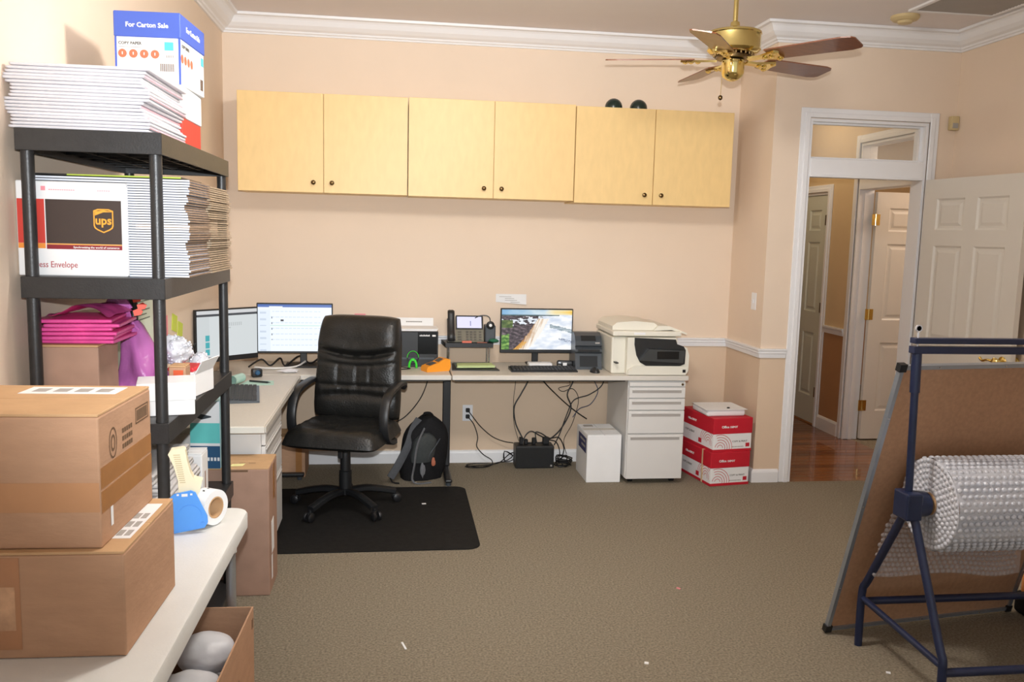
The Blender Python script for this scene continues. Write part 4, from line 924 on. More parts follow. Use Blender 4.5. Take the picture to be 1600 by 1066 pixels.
b = B(); b.tube([(-0.205, -0.09, 0.04), (-0.19, -0.10, 0.012), (-0.15, -0.11, 0.004)], 0.005, 6, 3); b.done('strap_webbing', BLACKN, sp, True)
b = B(); b.tube([(0.05, 0.02, 0.405), (0.04, 0.0, 0.43), (0.08, -0.01, 0.432), (0.11, 0.0, 0.40)], 0.008, 8, 4, flat=(0.02, 0.01)); b.done('carry_handle', BLACKN, t, True)
b = B(); b.tube([(0.035, -0.115, 0.15), (0.055, -0.125, 0.2), (0.11, -0.10, 0.26), (0.15, -0.06, 0.31)], 0.005, 6, 4); b.done('zipper', CHAR, t, True)
b = B(); b.blob((0.07, -0.128, 0.135), (0.014, 0.006, 0.03), 2, 0.4, 4, 2); b.done('zip_charm', mat('charm_orange', (176, 104, 78), 0.6), t, True)
b = B(); b.blob((0.0, -0.125, 0.085), (0.016, 0.006, 0.05), 2, 0.4, 4, 5); b.done('buckle_tab', GREYB, t, True)
b = B(); b.rings(bag(0.13, 0.06, 0.13, 0.2, 0.02, sd=8)); b.done('bottle_pocket', BLACKN, t, True)

# ------------------------------------------------------------------ cartons
def carton(name, label, cat, x0, x1, y0, y1, z0, z1, m=CARD, mf=CARDL, rz=0, tape=True, seam='x', open_top=False, gap=0.004, group=None, wob=0.0):
    """corrugated box; parts: body, two flaps, tape. Local origin at the base centre."""
    w, d, h = x1-x0, y1-y0, z1-z0
    t = thing(name, label, cat, ((x0+x1)/2, (y0+y1)/2, z0), rz, group)
    th = 0.005
    if open_top:
        b = B()
        b.box(-w/2, w/2, -d/2, -d/2+th, 0, h); b.box(-w/2, w/2, d/2-th, d/2, 0, h); b.box(-w/2, -w/2+th, -d/2+th, d/2-th, 0, h); b.box(w/2-th, w/2, -d/2+th, d/2-th, 0, h); b.box(-w/2+th, w/2-th, -d/2+th, d/2-th, 0, th)
        b.done('carton_body', m, t); return t, w, d, h
    b = B(); b.box(-w/2, w/2, -d/2, d/2, 0, h-0.006, 0.004, 2); b.done('carton_body', m, t)
    for sg in (-1, 1):
        b = B()
        if seam == 'x': b.box(-w/2+0.001, w/2-0.001, *sorted((sg*gap/2, sg*(d/2-0.001))), h-0.006, h, 0.0012, 1)
        else: b.box(*sorted((sg*gap/2, sg*(w/2-0.001))), -d/2+0.001, d/2-0.001, h-0.006, h, 0.0012, 1)
        b.done('flap', mf, t)
    if tape:
        b = B(); tw = 0.026
        if seam == 'x': b.box(-w/2-0.0006, w/2+0.0006, -tw, tw, h-0.0001, h+0.0006); b.box(w/2+0.0001, w/2+0.0007, -tw, tw, h-0.07, h+0.0006); b.box(-w/2-0.0007, -w/2-0.0001, -tw, tw, h-0.07, h+0.0006)
        else: b.box(-tw, tw, -d/2-0.0006, d/2+0.0006, h-0.0001, h+0.0006); b.box(-tw, tw, -d/2-0.0007, -d/2-0.0001, h-0.07, h+0.0006)
        b.done('tape', KTAPE, t)
    return t, w, d, h

# tall carton, box under the desk, white carton
t, w, d, h = carton('cardboard_box', 'tall narrow cardboard box standing on the carpet beside the shelf', 'box', 0.21, 0.585, -2.195, -1.95, 0.0005, 0.578, tape=False, m=CARDD)
b = B(); b.box(-0.0, 0.1, -d/2-0.0008, -d/2-0.0002, h-0.016, h-0.008); b.done('hand_slot', INK, t)
b = B(); b.box(w/2+0.0002, w/2+0.0008, -0.06, -0.03, 0.05, 0.16); b.done('tape_strip', WHITEP, t); b = B(); b.box(w/2+0.0002, w/2+0.0012, -0.055, 0.01, 0.17, 0.32, rot=RX(0.06)); b.done('shipping_label', WHITEP, t)
b = B(); b.box(w/2+0.0002, w/2+0.0008, 0.0, 0.05, 0.4, 0.56); b.done('tape_strip', KTAPE, t)
b = B(); b.box(0.05, 0.075, -0.04, -0.035, h+0.0001, h+0.0006); b.box(0.09, 0.12, -0.04, -0.035, h+0.0001, h+0.0006); stuff(b.done('printed_mark', INK, t))
b = B((0.34, -2.12, 0.5795)); b.prism([(0.415, -2.165), (0.47, -2.16), (0.475, -2.12), (0.42, -2.13)], lambda u, v, q: (u, v, 0.5792+q), 0.0008); lone(b, 'sticky_note', YSTICK, 'pale yellow sticky note lying on top of the tall cardboard box', 'sticky note')
t, w, d, h = carton('cardboard_box', 'brown cardboard box on the carpet under the corner desk', 'box', 0.26, 0.545, -0.33, -0.08, 0.0005, 0.27, m=CARD, tape=False)
b = B(); b.box(w/2-0.06, w/2-0.02, -d/2-0.0008, -d/2-0.0002, 0.005, h-0.01); b.done('tape', KTAPE, t)
t, w, d, h = carton('white_carton', 'plain white carton with a navy label beside the drawer pedestal', 'box', 2.375, 2.605, -0.545, -0.215, 0.0005, 0.322, m=WHITEP, mf=WHITEP, tape=False, seam='y')
b = B(); b.box(-w/2-0.0009, -w/2-0.0002, -d/2+0.03, -d/2+0.26, 0.19, 0.29); b.done('navy_label', mat('navy_print', (48, 52, 104), 0.7), t)
for k in range(2):
    b = B(); b.box(-w/2-0.0014, -w/2-0.0009, -d/2+0.06, -d/2+0.21-0.04*k, 0.255-0.035*k, 0.27-0.035*k); b.done('label_line', VENTG, t)
b = B(); b.box(-w/2+0.005, w/2-0.005, -0.03, 0.03, h+0.0001, h+0.0006); b.done('clear_tape', mat('clear_tape', (222, 218, 210), 0.2), t)
b = B(); b.box(-0.085, -0.02, 0.08, 0.13, h+0.0001, h+0.0006); b.done('stamp', VENTG, t)

# red and white copy-paper cartons
def ring_arc(b, c, r0, r1, a0, a1, fn, n=14):
    for i in range(n):
        p, q = a0+(a1-a0)*i/n, a0+(a1-a0)*(i+1)/n
        b.poly([fn(c[0]+r*math.cos(a), c[1]+r*math.sin(a)) for r, a in ((r0, p), (r1, p), (r1, q), (r0, q))])
def paper_carton(label, loc, rz, tape=False):
    w, d, h, lid = 0.29, 0.43, 0.225, 0.105
    t = thing('paper_carton', label, 'box', loc, rz, 'copy paper cartons by the doorway')
    b = B(); b.box(-w/2+0.003, w/2-0.003, -d/2+0.003, d/2-0.003, 0, h-0.004, 0.002, 1); b.done('carton_body', WHITEP, t)
    b = B(); b.box(-w/2, w/2, -d/2, d/2, h-lid, h, 0.004, 2); b.done('lid', REDC, t)
    b = B(); b.box(-w/2+0.0015, w/2-0.0015, -d/2+0.0015, d/2-0.0015, 0.0005, 0.018); b.done('bottom_band', REDC, t)
    fy = -d/2-0.0009; fx = -w/2-0.0009
    for s_, org, ax in (('f', None, None), ('s', None, None)):
        if s_ == 'f':
            text('Office', 0.022, WHITEP, t, (-0.085, fy, h-lid+0.04), *XF, bold=0.0006); text('DEPOT', 0.017, WHITEP, t, (-0.022, fy, h-lid+0.04), *XF, bold=0.0006)
            text('COPY & PRINT', 0.017, KEYS, t, (0.0, fy+0.0035, 0.062), *XF, name='print')
            b = B(); b.box(0.1, 0.128, fy+0.0025, fy+0.0035, 0.03, 0.055); b.done('red_badge', REDC, t)
            b = B()
            for k in range(8): b.box(0.0+k*0.011, 0.006+k*0.011, fy+0.0028, fy+0.0035, 0.028, 0.036)
            stuff(b.done('small_print', VENTG, t))
            b = B()
            for k in range(5): ring_arc(b, (-0.09, 0.028), 0.018+k*0.017, 0.0215+k*0.017, -0.25 if k > 0 else 0, PI*(0.95 if k < 2 else 0.62), lambda u, v: (max(-w/2+0.003, min(u, 0.03)), fy+0.0032, max(0.019, min(v, h-lid-0.001))))
            stuff(b.done('swirl_print', REDC, t))
        else:
            text('Office DEPOT', 0.02, WHITEP, t, (fx, -0.03, h-lid+0.04), (0, -1, 0), (0, 0, 1), align='CENTER', bold=0.0006).location = (0, 0.1, 0)
            text('COPY & PRINT', 0.02, KEYS, t, (fx+0.0035, 0.17, 0.075), (0, -1, 0), (0, 0, 1), name='print')
            b = B(); b.box(fx+0.0025, fx+0.0035, -0.06, -0.02, 0.03, 0.06); b.done('red_badge', REDC, t)
            b = B()
            for k in range(6): ring_arc(b, (-0.15, 0.05), 0.02+k*0.017, 0.0235+k*0.017, 0.1, PI*(1.1 if k < 2 else 0.75), lambda u, v: (fx+0.0032, max(-d/2+0.004, min(u, d/2-.01)), max(0.019, min(v, h-lid-0.001))))
            stuff(b.done('swirl_print', REDC, t))
    if tape:
        b = B(); b.box(-w/2-0.0012, w/2+0.0012, -0.11, -0.095, 0.001, h+0.0012); b.done('strapping', mat('strap_yellow', (214, 190, 150), 0.5), t)
    return t
paper_carton('lower red and white copy paper carton standing on the carpet', (3.285, -0.44, 0.0005), math.radians(9), True)
pc2 = paper_carton('upper red and white copy paper carton of the stack by the doorway', (3.295, -0.43, 0.2262), math.radians(9))
t = thing('padded_envelope', 'white padded envelope lying on the red paper carton stack', 'envelope', (3.285, -0.47, 0.4516), math.radians(4))
b = B(); b.box(-0.13, 0.14, -0.12, 0.13, 0, 0.045, 0.014, 3); b.done('packet', WHITEP, t, True)
b = B(); b.prism([(-0.145, -0.13), (0.15, -0.13), (0.15, 0.12), (-0.13, 0.14)], lambda u, v, q: (u, v, 0.0452+0.08*max(0, 0)+q), 0.002); b.done('flap', WHITEP, t)
b = B(); b.blob((0.03, -0.09, 0.052), (0.012, 0.008, 0.006), 1); b.done('clasp', DARKM, t)
t = thing('power_adapter', 'black power adapter on the carpet beside the red cartons', 'power adapter', (3.09, -0.2, 0.0)); b = B(); b.box(-0.03, 0.03, -0.05, 0.05, 0.0005, 0.035, 0.006); b.done('brick', CABLE, t); b = B(); b.tube([(0, 0.05, 0.018), (-0.01, 0.09, 0.01), (0.02, 0.11, 0.06), (0.0, 0.14, 0.3), (-0.03, 0.15, 0.6)], 0.004, 6, 4); b.done('lead', CABLE, t)

# ------------------------------------------------------------------ folding table in the foreground
t = thing('folding_table', 'white plastic folding table in the left foreground', 'table', (0.345, -4.2, 0))
o = t.location; TZ = 0.74
pts = []
for cx, cy, a0 in ((0.678-0.05, -3.232-0.05, 0), (0.03+0.05, -3.282+0.0, 90), (0.03+0.05, -5.08+0.05, 180), (0.67-0.05, -5.08+0.05, 270)):
    for k in range(7): a = math.radians(a0+15*k); pts.append((cx+0.05*math.cos(a), cy+0.05*math.sin(a)))
b = B(o); c_ = (0.345, -4.165)
def inset(e, z): return [(c_[0]+(x-c_[0])*(1-e/0.31), c_[1]+(y-c_[1])*(1-e/0.9), z) for x, y in pts]
b.rings([inset(0.014, TZ-0.055), inset(0.0, TZ-0.05), inset(0.0, TZ-0.008), inset(0.003, TZ-0.002), inset(0.01, TZ)]); b.done('tabletop', TABLEW, t, True, 30)
for y in (-3.29, -4.85):
    for x in (0.10, 0.628):
        b = B(o); b.cyl((x, y, 0.0), (x, y, 0.45), 0.0125); b.cyl((x, y, 0.40), (x, y, TZ-0.055), 0.015); lg = b.done('leg', GALV, t, True)
        b = B(o); b.cyl((x, y, 0.615), (x, y, 0.655), 0.0185); b.done('leg_collar', WHITEP, lg, True)
        b = B(o); b.cyl((x, y, 0.0002), (x, y, 0.025), 0.017); b.done('foot_cap', WHITEP, lg, True)
    b = B(o); b.cyl((0.112, y, 0.30), (0.613, y, 0.30), 0.011); b.done('cross_bar', GALV, t, True)

# two big cartons on the table
def print_marks(t, w, d, h):
    x = w/2
    def f(u, v): return (x+0.0009, u, v)
    b = B(); ring_arc(b, (-d/2+0.075, h-0.075), 0.019, 0.022, 0, 2*PI, lambda u, v: f(u, h-0.075+(v-h+0.075)*1.5), 20); ring_arc(b, (-d/2+0.075, h-0.075), 0.008, 0.012, 0, 2*PI, lambda u, v: f(u, h-0.075+(v-h+0.075)*1.5), 14); stuff(b.done('round_stamp', INK, t))
    b = B()
    for r in range(3):
        for k in range(5): b.box(x+0.0002, x+0.0009, -d/2+0.13+k*0.013, -d/2+0.139+k*0.013, h-0.068-r*0.017, h-0.058-r*0.017)
    stuff(b.done('stamped_text', INK, t))
    b = B(); a0, a1, z0, z1 = -d/2+0.215, -d/2+0.30, h-0.068, h-0.032
    for q in ((a0, a1, z0, z0+0.003), (a0, a1, z1-0.003, z1), (a0, a0+0.003, z0, z1), (a1-0.003, a1, z0, z1)): b.box(x+0.0002, x+0.0009, *q)
    for k in range(16): b.box(x+0.0002, x+0.0009, a0+0.008+k*0.0044, a0+0.0105+k*0.0044, z0+0.006, z1-0.006)
    stuff(b.done('barcode', INK, t))
t, w, d, h = carton('cardboard_box', 'big cardboard box at the bottom of the pair on the white table', 'box', 0.14, 0.598, -4.185, -3.835, TZ+0.0005, 0.9605, tape=False, seam='x', rz=math.radians(-1.5), gap=0.001)
b = B(); b.box(w/2-0.05, w/2-0.012, -0.1, 0.13, h+0.0001, h+0.0008); lb = b.done('shipping_label', WHITEP, t)
b = B()
for k in range(3):
    for q in range(2): b.box(w/2-0.046+q*0.016, w/2-0.034+q*0.016, -0.085+k*0.055, -0.05+k*0.055, h+0.0009, h+0.0012)
stuff(b.done('label_print', VENTG, lb))
b = B(); b.box(-0.06, 0.03, -d/2-0.0008, -d/2-0.0002, 0.02, h-0.01); b.done('clear_tape', mat('card_tape', (176, 126, 90), 0.3, var=0.1), t)
b = B(); b.box(-0.02, 0.02, -d/2-0.0012, -d/2-0.0008, 0.06, 0.15); b.done('torn_patch', mat('torn_card', (200, 158, 124), 0.9, var=0.2, scale=30), t)
t, w, d, h = carton('cardboard_box', 'cardboard box with printed marks stacked on top of the pair', 'box', 0.10, 0.553, -4.165, -3.845, 0.9612, 1.235, tape=False, seam='x', rz=math.radians(-2), gap=0.001)
print_marks(t, w, d, h)
for k, (a, c) in enumerate(((0.07, 0.115), (0.12, 0.163))):
    b = B(); b.box(w/2+0.0002, w/2+0.0007, -d/2+0.004, d/2-0.004, a, c); b.done('tape', KTAPE, t)
b = B(); b.box(-w/2+0.002, w/2-0.002, -d/2-0.0007, -d/2-0.0002, 0.075, 0.135); b.done('tape', mat('front_tape', (186, 136, 96), 0.45, var=0.05), t)
b = B(); b.box(-0.02, 0.185, 0.055, 0.135, h+0.0001, h+0.0008); lb = b.done('shipping_label', WHITEP, t)
b = B(); [b.box(0.0+k*0.045, 0.03+k*0.045, 0.075, 0.115, h+0.0009, h+0.0012) for k in range(4)]; stuff(b.done('label_print', VENTG, lb))
b = B(); b.box(w/2+0.0008, w/2+0.0016, -d/2+0.05, -d/2+0.062, 0.03, 0.07); b.done('torn_patch', WHITEP, t)

# tape dispenser
t = thing('tape_dispenser', 'blue and ivory tape gun with a white roll on the table', 'tape dispenser', (0.545, -3.43, TZ), math.radians(8))
def tp_(u, v, q): return (u-0.545, q-0.004, v-TZ)
b = B(); b.prism([(0.491, 0.843), (0.504, 0.856), (0.55, 0.864), (0.562, 0.858), (0.593, 0.787), (0.594, 0.768), (0.585, 0.753), (0.501, 0.7405), (0.493, 0.789)], lambda u, v, q: tp_(u, v, q-0.03), 0.006); pl = b.done('side_plate', TAPEBLUE, t)
for u, v, rr_, a in ((0.545, 0.79, 0.032, 0.002), (0.58, 0.765, 0.006, 0.002)):
    b = B(); b.lathe([(rr_-0.003, 0), (rr_, 0), (rr_, a), (rr_-0.003, a)], tp_(u, v, -0.03), 24, (0, -1, 0)); b.done('moulded_ring', TAPEBLUE, pl)
for du in (-0.018, 0.0, 0.018):
    b = B(); b.box(0.533+du-0.545-(0.008 if du == 0 else 0.003), 0.533+du-0.545+(0.008 if du == 0 else 0.003), -0.0352, -0.0342, 0.848-TZ+(0.003 if du else 0), 0.856-TZ); b.done('plate_slot', WHITEP, pl)
b = B(); b.prism([(0.49, 0.968), (0.497, 0.98), (0.53, 0.984), (0.536, 0.978), (0.541, 0.945), (0.549, 0.912), (0.557, 0.896), (0.58, 0.888), (0.573, 0.858), (0.56, 0.835), (0.516, 0.85), (0.515, 0.893), (0.504, 0.935)], lambda u, v, q: tp_(u, v, q-0.018), 0.034); b.done('handle', IVORY, t)
b = B()
for k in range(14): b.box(0.504+k*0.0012-0.545, 0.522+k*0.001-0.545, -0.0225, -0.0215, 0.965-k*0.0062-TZ, 0.9675-k*0.0062-TZ)
stuff(b.done('grip_ribs', mat('rib_shadow', (206, 190, 150), 0.6), t))
b = B(); b.lathe([(0.032, -0.024), (0.052, -0.024), (0.052, 0.024), (0.032, 0.024), (0.032, -0.024)], tp_(0.594, 0.795, 0.035), 30, (0.8, -0.6, 0)); b.done('tape_roll', WHITEP, t, True, 30)
b = B(); b.lathe([(0.028, -0.025), (0.0318, -0.025), (0.0318, 0.025), (0.028, 0.025), (0.028, -0.025)], tp_(0.594, 0.795, 0.035), 30, (0.8, -0.6, 0)); b.done('roll_core', CARDL, t, True, 30)
b = B()
for k in range(5):
    a = 0.4+k*0.35; q = Vector((0.8, -0.6, 0)).normalized().to_track_quat('Z', 'Y'); 
    P = [Vector(tp_(0.594, 0.795, 0.035))+q @ Vector((0.0525*math.cos(a+e), 0.0525*math.sin(a+e), z)) for e, z in ((0, -0.012), (0.12, -0.008), (0.12, 0.0), (0, -0.004))]
    b.poly(P)
stuff(b.done('roll_print', CHAR, t))

# open carton under the table
t, w, d, h = carton('cardboard_box', 'open cardboard box of white bags under the table edge', 'box', 0.36, 0.705, -3.88, -3.30, 0.0005, 0.46, open_top=True, m=CARD)
t.location.x = 0.52; t.location.y = -3.625
t.rotation_euler = (0, 0, math.radians(-2))
b = B(); ring_arc(b, (-0.13, 0.44), 0.16, 0.178, -1.15, -0.35, lambda u, v: (w/2+0.0008, u+0.02, v-0.09), 16); stuff(b.done('curved_mark', mat('dark_mark', (26, 22, 22), 0.8), t))
b = B(); b.poly([(w/2+0.0009, 0.04, 0.315), (w/2+0.0009, 0.075, 0.34), (w/2+0.0009, 0.08, 0.29)]); b.done('arrow_mark', mat('dark_mark', (26, 22, 22), 0.8), t)
b = B(); b.box(w/2+0.0003, w/2+0.0009, d/2-0.03, d/2-0.025, h-0.06, h-0.03); b.box(w/2+0.0003, w/2+0.0009, d/2-0.018, d/2-0.013, h-0.06, h-0.03); stuff(b.done('printed_mark', INK, t))
for k, (x, y, z, lab) in enumerate(((0.61, -3.43, 0.40, 'white plastic bag at the far end of the open box'), (0.60, -3.60, 0.37, 'white plastic bag in the middle of the open box'), (0.59, -3.78, 0.35, 'white plastic bag at the near end of the open box'))):
    b = B((x, y, z-0.1)); b.blob((x-0.03, y, z-0.04), (0.088, 0.08, 0.058), 4, 0.07, 1.8, k+2); lone(b, 'plastic_bag', FOAMW, lab, 'bag', 'white bags in the open box', smooth=True)
b = B((0.45, -3.6, 0.006)); b.box(0.375, 0.66, -3.885, -3.37, 0.006, 0.268); lone(b, 'packing_bundle', FOAMW, 'white wrapped bundle filling the lower part of the open box', 'bundle')
#@@SHELF
# ------------------------------------------------------------------ black plastic shelving
SX0, SX1, SY0, SY1 = 0.03, 0.437, -3.226, -2.2
TIERS = (1.88, 1.45, 1.005, 0.525, 0.08)
t = thing('shelving_unit', 'black plastic shelving unit with round posts against the left wall', 'shelf', ((SX0+SX1)/2, (SY0+SY1)/2, 0)); o = t.location
for i, z in enumerate(TIERS):
    b = B(o); e = 0.004
    b.box(SX0, SX1, SY0, SY0+e, z-0.064, z, 0.0015, 1); b.box(SX0, SX1, SY1-e, SY1, z-0.064, z, 0.0015, 1); b.box(SX0, SX0+e, SY0+e, SY1-e, z-0.064, z, 0.0015, 1); b.box(SX1-e, SX1, SY0+e, SY1-e, z-0.064, z, 0.0015, 1)
    b.box(SX0+e, SX1-e, SY0+e, SY1-e, z-0.012, z-0.004)
    for k in range(1, 8): y = SY0+(SY1-SY0)*k/8; b.box(SX0+e, SX1-e, y-0.002, y+0.002, z-0.045, z-0.012)
    for k in range(1, 4): x = SX0+(SX1-SX0)*k/4; b.box(x-0.002, x+0.002, SY0+e, SY1-e, z-0.045, z-0.012)
    tr = b.done('tier', BLACKPM, t)
    b = B(o); b.box(SX0+e, SX1-e, SY0+e, SY1-e, z-0.004, z-0.0005); b.done('tier_surface', BLACKPM, tr)
for x in (SX0+0.024, SX1-0.024):
    for y in (SY0+0.026, SY1-0.026):
        for i in range(4):
            b = B(o); b.cyl((x, y, TIERS[i+1]), (x, y, TIERS[i]-0.064), 0.0185, seg=18); b.done('post', BLACKPM, t, True)
        b = B(o); b.cyl((x, y, 0.0), (x, y, TIERS[4]-0.064), 0.02, seg=18); b.done('foot', BLACKPM, t, True)
ST = TIERS[0]
# top tier: white bubble mailers
def mailer_mesh(w, d, h, m, end, nm, seed=0, pinkside=True):
    b = B(); n = 8
    R = []
    rr = random.Random(seed)
    prof = [(-1, 0.8), (-0.96, 0.9), (-0.85, 0.95), (-0.5, 1), (0, 1), (0.5, 1), (0.85, 0.95), (0.96, 0.9), (1, 0.8)]
    b.mi = 0
    top = []; bot = []
    for u, k in prof:
        top.append([(u*w/2, v*d/2, h/2+h/2*k*kk*0.98+rr.uniform(-1, 1)*h*0.02) for v, kk in prof]); bot.append([(u*w/2, v*d/2, h/2-h/2*k*kk*0.98) for v, kk in prof])
    V = [[b.bm.verts.new(p) for p in r] for r in top]; W = [[b.bm.verts.new(p) for p in r] for r in bot]; N = len(prof)
    for i in range(N-1):
        for j in range(N-1):
            b.bm.faces.new((V[i][j], V[i+1][j], V[i+1][j+1], V[i][j+1])).material_index = 0
            b.bm.faces.new((W[i][j], W[i][j+1], W[i+1][j+1], W[i+1][j])).material_index = 0
    for i in range(N-1):
        b.bm.faces.new((V[i][0], W[i][0], W[i+1][0], V[i+1][0])); b.bm.faces.new((V[i][-1], V[i+1][-1], W[i+1][-1], W[i][-1]))
        b.bm.faces.new((V[-1][i], V[-1][i+1], W[-1][i+1], W[-1][i])).material_index = 1; b.bm.faces.new((V[0][i], W[0][i], W[0][i+1], V[0][i+1])).material_index = 1
    bmesh.ops.recalc_face_normals(b.bm, faces=b.bm.faces[:])
    me = bpy.data.meshes.new(nm); b.bm.to_mesh(me); b.bm.free(); me.materials.append(m); me.materials.append(end)
    for p in me.polygons: p.use_smooth = True
    return me
me = [mailer_mesh(0.385, 0.445, 0.0098, MAILW, MAILP if k % 2 else MAILW, 'bubble_mailer', k) for k in range(3)]
rq = random.Random(11)
for k in range(19):
    ob = bpy.data.objects.new('bubble_mailer', me[k % 3]); C.objects.link(ob); sh = 0.014*math.sin(k*0.75)
    ob.location = (0.2+sh*0.7+rq.uniform(-.004, .004), -2.985+rq.uniform(-.004, .004), ST+0.0005+k*0.00985); ob.rotation_euler = (0, 0, rq.uniform(-.012, .012))
    tag(ob, {0: 'bottom white padded mailer of the thick stack on the top shelf', 18: 'topmost white padded mailer of the thick stack on the top shelf'}.get(k, 'white padded mailer inside the thick stack on the top shelf'), 'mailer', 'white padded mailers on the top shelf')
# red box and blue copy-paper carton behind them
t = thing('small_carton', 'red and white carton under the blue carton on the top shelf', 'box', (0.27, -2.60, ST+0.0005))
b = B(); b.box(-0.115, 0.115, -0.14, 0.14, 0, 0.105, 0.002, 1); b.done('red_base', REDBOX, t); b = B(); b.box(-0.118, 0.118, -0.143, 0.143, 0.105, 0.212, 0.002, 1); b.done('white_lid', WHITEP, t)
t = thing('paper_carton', 'blue and white copy paper carton at the top of the shelves', 'box', (0.285, -2.60, ST+0.213), math.radians(-3))
w, d, h = 0.222, 0.30, 0.238
b = B(); b.box(-w/2+0.003, w/2-0.003, -d/2+0.003, d/2-0.003, 0, h-0.003, 0.002, 1); b.done('carton_body', WHITEP, t)
b = B(); b.box(-w/2, w/2, -d/2, d/2, h-0.085, h, 0.003, 1); b.done('lid', BLUE, t)
for x, y in ((-w/2+0.003, -d/2+0.003), (w/2-0.008, -d/2+0.003)):
    b = B(); b.box(x-0.0008, x+0.0058, y-0.0008, y+0.004, 0.001, h-0.085); b.done('blue_edge', BLUE, t)
text('For Carton Sale', 0.022, WHITEP, t, (0.0, -d/2-0.0008, h-0.052), *XF, align='CENTER', bold=0.0005); text('For Carton Sale', 0.026, WHITEP, t, (w/2+0.0008, 0.0, h-0.05), *YF, align='CENTER', bold=0.0005)
fy = -d/2+0.0022; fx = w/2-0.0022
text('COPY PAPER', 0.0135, KEYS, t, (-w/2+0.014, fy, 0.128), *XF, name='print', bold=0.0003); text('COPY PAPER', 0.0155, KEYS, t, (fx, -d/2+0.02, 0.128), *YF, name='print', bold=0.0003)
def disc(b, c, r, fn, n=18): b.poly([fn(c[0]+r*math.cos(2*PI*i/n), c[1]+r*math.sin(2*PI*i/n)) for i in range(n)])
for k in range(4):
    b = B(); disc(b, (-w/2+0.027+k*0.036, 0.098), 0.0145, lambda u, v: (u, fy, v)); b.done('orange_dot', ORANGEC, t)
    b = B(); b.box(-w/2+0.0255+k*0.036, -w/2+0.0285+k*0.036, fy-0.0006, fy-0.0002, 0.094, 0.103); b.done('dot_mark', WHITEP, t)
    b = B(); disc(b, (-d/2+0.024+k*0.037, 0.09), 0.0155, lambda u, v: (fx, u, v)); b.done('orange_dot', ORANGEC, t)
b = B(); b.box(w/2-0.055, w/2-0.025, fy-0.0004, fy, 0.112, 0.14, 0.0001, 1); b.done('cyan_badge', CYAN, t); b = B(); b.box(fx, fx+0.0004, d/2-0.045, d/2-0.012, 0.11, 0.14); b.done('cyan_badge', CYAN, t)
b = B(); [b.box(w/2-0.07+k*0.006, w/2-0.067+k*0.006, fy-0.0004, fy, 0.042, 0.068) for k in range(8)]; stuff(b.done('barcode', INK, t)); b = B(); [b.box(fx, fx+0.0004, d/2-0.055+k*0.006, d/2-0.052+k*0.006, 0.02, 0.06) for k in range(6)]; stuff(b.done('barcode', INK, t))
b = B(); [b.box(w/2-0.05+k*0.007, w/2-0.0455+k*0.007, fy-0.0004, fy, 0.088, 0.097) for k in range(4)]; b.box(-w/2+0.014, -w/2+0.09, fy-0.0004, fy, 0.1185, 0.1205); stuff(b.done('small_print', VENTG, t))

# second tier: rigid mailers in two stacks, express envelope in front
SM = TIERS[1]
def rigid_mesh(w, d, h, nm, m0=None):
    b = B(); b.mi = 0
    b.box(-w/2, w/2, -d/2, d/2, 0, h*0.68)
    for f in b.bm.faces:
        n = f.normal if f.normal.length else None
        f.normal_update(); f.material_index = 1 if f.normal.x > 0.5 else 0
    me = bpy.data.meshes.new(nm); b.bm.to_mesh(me); b.bm.free(); me.materials.append(m0 or RIGID); me.materials.append(m0 or KRAFT)
    return me
rm = rigid_mesh(0.46, 0.30, 0.0077, 'rigid_mailer'); rm2 = rigid_mesh(0.465, 0.36, 0.0077, 'rigid_mailer', mat('kraft_light', (168, 148, 124), 0.8, var=0.12, scale=20))
for s_, (mm, cy, lab) in enumerate(((rm, -2.99, 'flat white cardboard mailer in the front stack on the second shelf'), (rm2, -2.65, 'flat cardboard mailer in the rear stack on the second shelf'))):
    for k in range(39):
        ob = bpy.data.objects.new('rigid_mailer', mm); C.objects.link(ob)
        ob.location = (0.258+rq.uniform(-.005, .005)+0.005*math.sin(k*.4+s_*2)-s_*0.004, cy+rq.uniform(-.002, .002), SM+0.0005+k*0.00772); ob.rotation_euler = (0, 0, rq.uniform(-.006, .006))
        tag(ob, lab, 'mailer', 'rigid mailers on the second shelf, '+('front stack' if not s_ else 'rear stack'))
b = B((0.3, -3.02, SM+0.302)); b.box(0.03, 0.47, -3.14, -2.86, SM+0.3022, SM+0.307); b.mi = 1; b.box(0.14, 0.47, -3.141, -3.1402, SM+0.3024, SM+0.3068); lone(b, 'dark_folder', [DARKM, mat('lime_edge', (170, 190, 70), 0.6)], 'dark folder with a lime edge on top of the mailer stack', 'folder')
t = thing('express_envelope', 'white express envelope with dark brown panel and shield logo leaning on the mailer stack', 'envelope', (0.16, -3.158, SM+0.0005))
w, h = 0.312, 0.282
L0 = -0.156; fy = -0.0125
b = B(); b.box(L0, L0+w, -0.012, 0.010, 0, h, 0.003, 1); b.done('packet', WHITEP, t)
def pan(nm, m, u0, u1, v0, v1, k=1): b = B(); b.box(L0+u0*w, L0+u1*w, fy-0.0004*k, fy+0.0003-0.0004*(k-1), v0*h, v1*h); return b.done(nm, m, t)
pan('brown_panel', BROWNU, 0.265, 0.955, 0.345, 0.81); pan('red_panel', mat('brand_red', (206, 62, 50), 0.6), 0.01, 0.255, 0.345, 0.81); pan('maroon_band', MAROON, 0.265, 0.955, 0.285, 0.332); pan('gold_line', GOLDU, 0.265, 0.955, 0.333, 0.344); pan('orange_band', mat('brand_orange', (240, 150, 60), 0.6), 0.01, 0.255, 0.29, 0.344)
SHD = [(0, 1), (0.25, 1.0), (0.46, 0.93), (0.46, 0.3), (0.42, 0.2), (0.3, 0.12), (0, 0)]
sh = [(u, v) for u, v in SHD]+[(-u, v) for u, v in SHD[::-1][1:-1]]
cu, cv = L0+0.79*w, 0.465*h
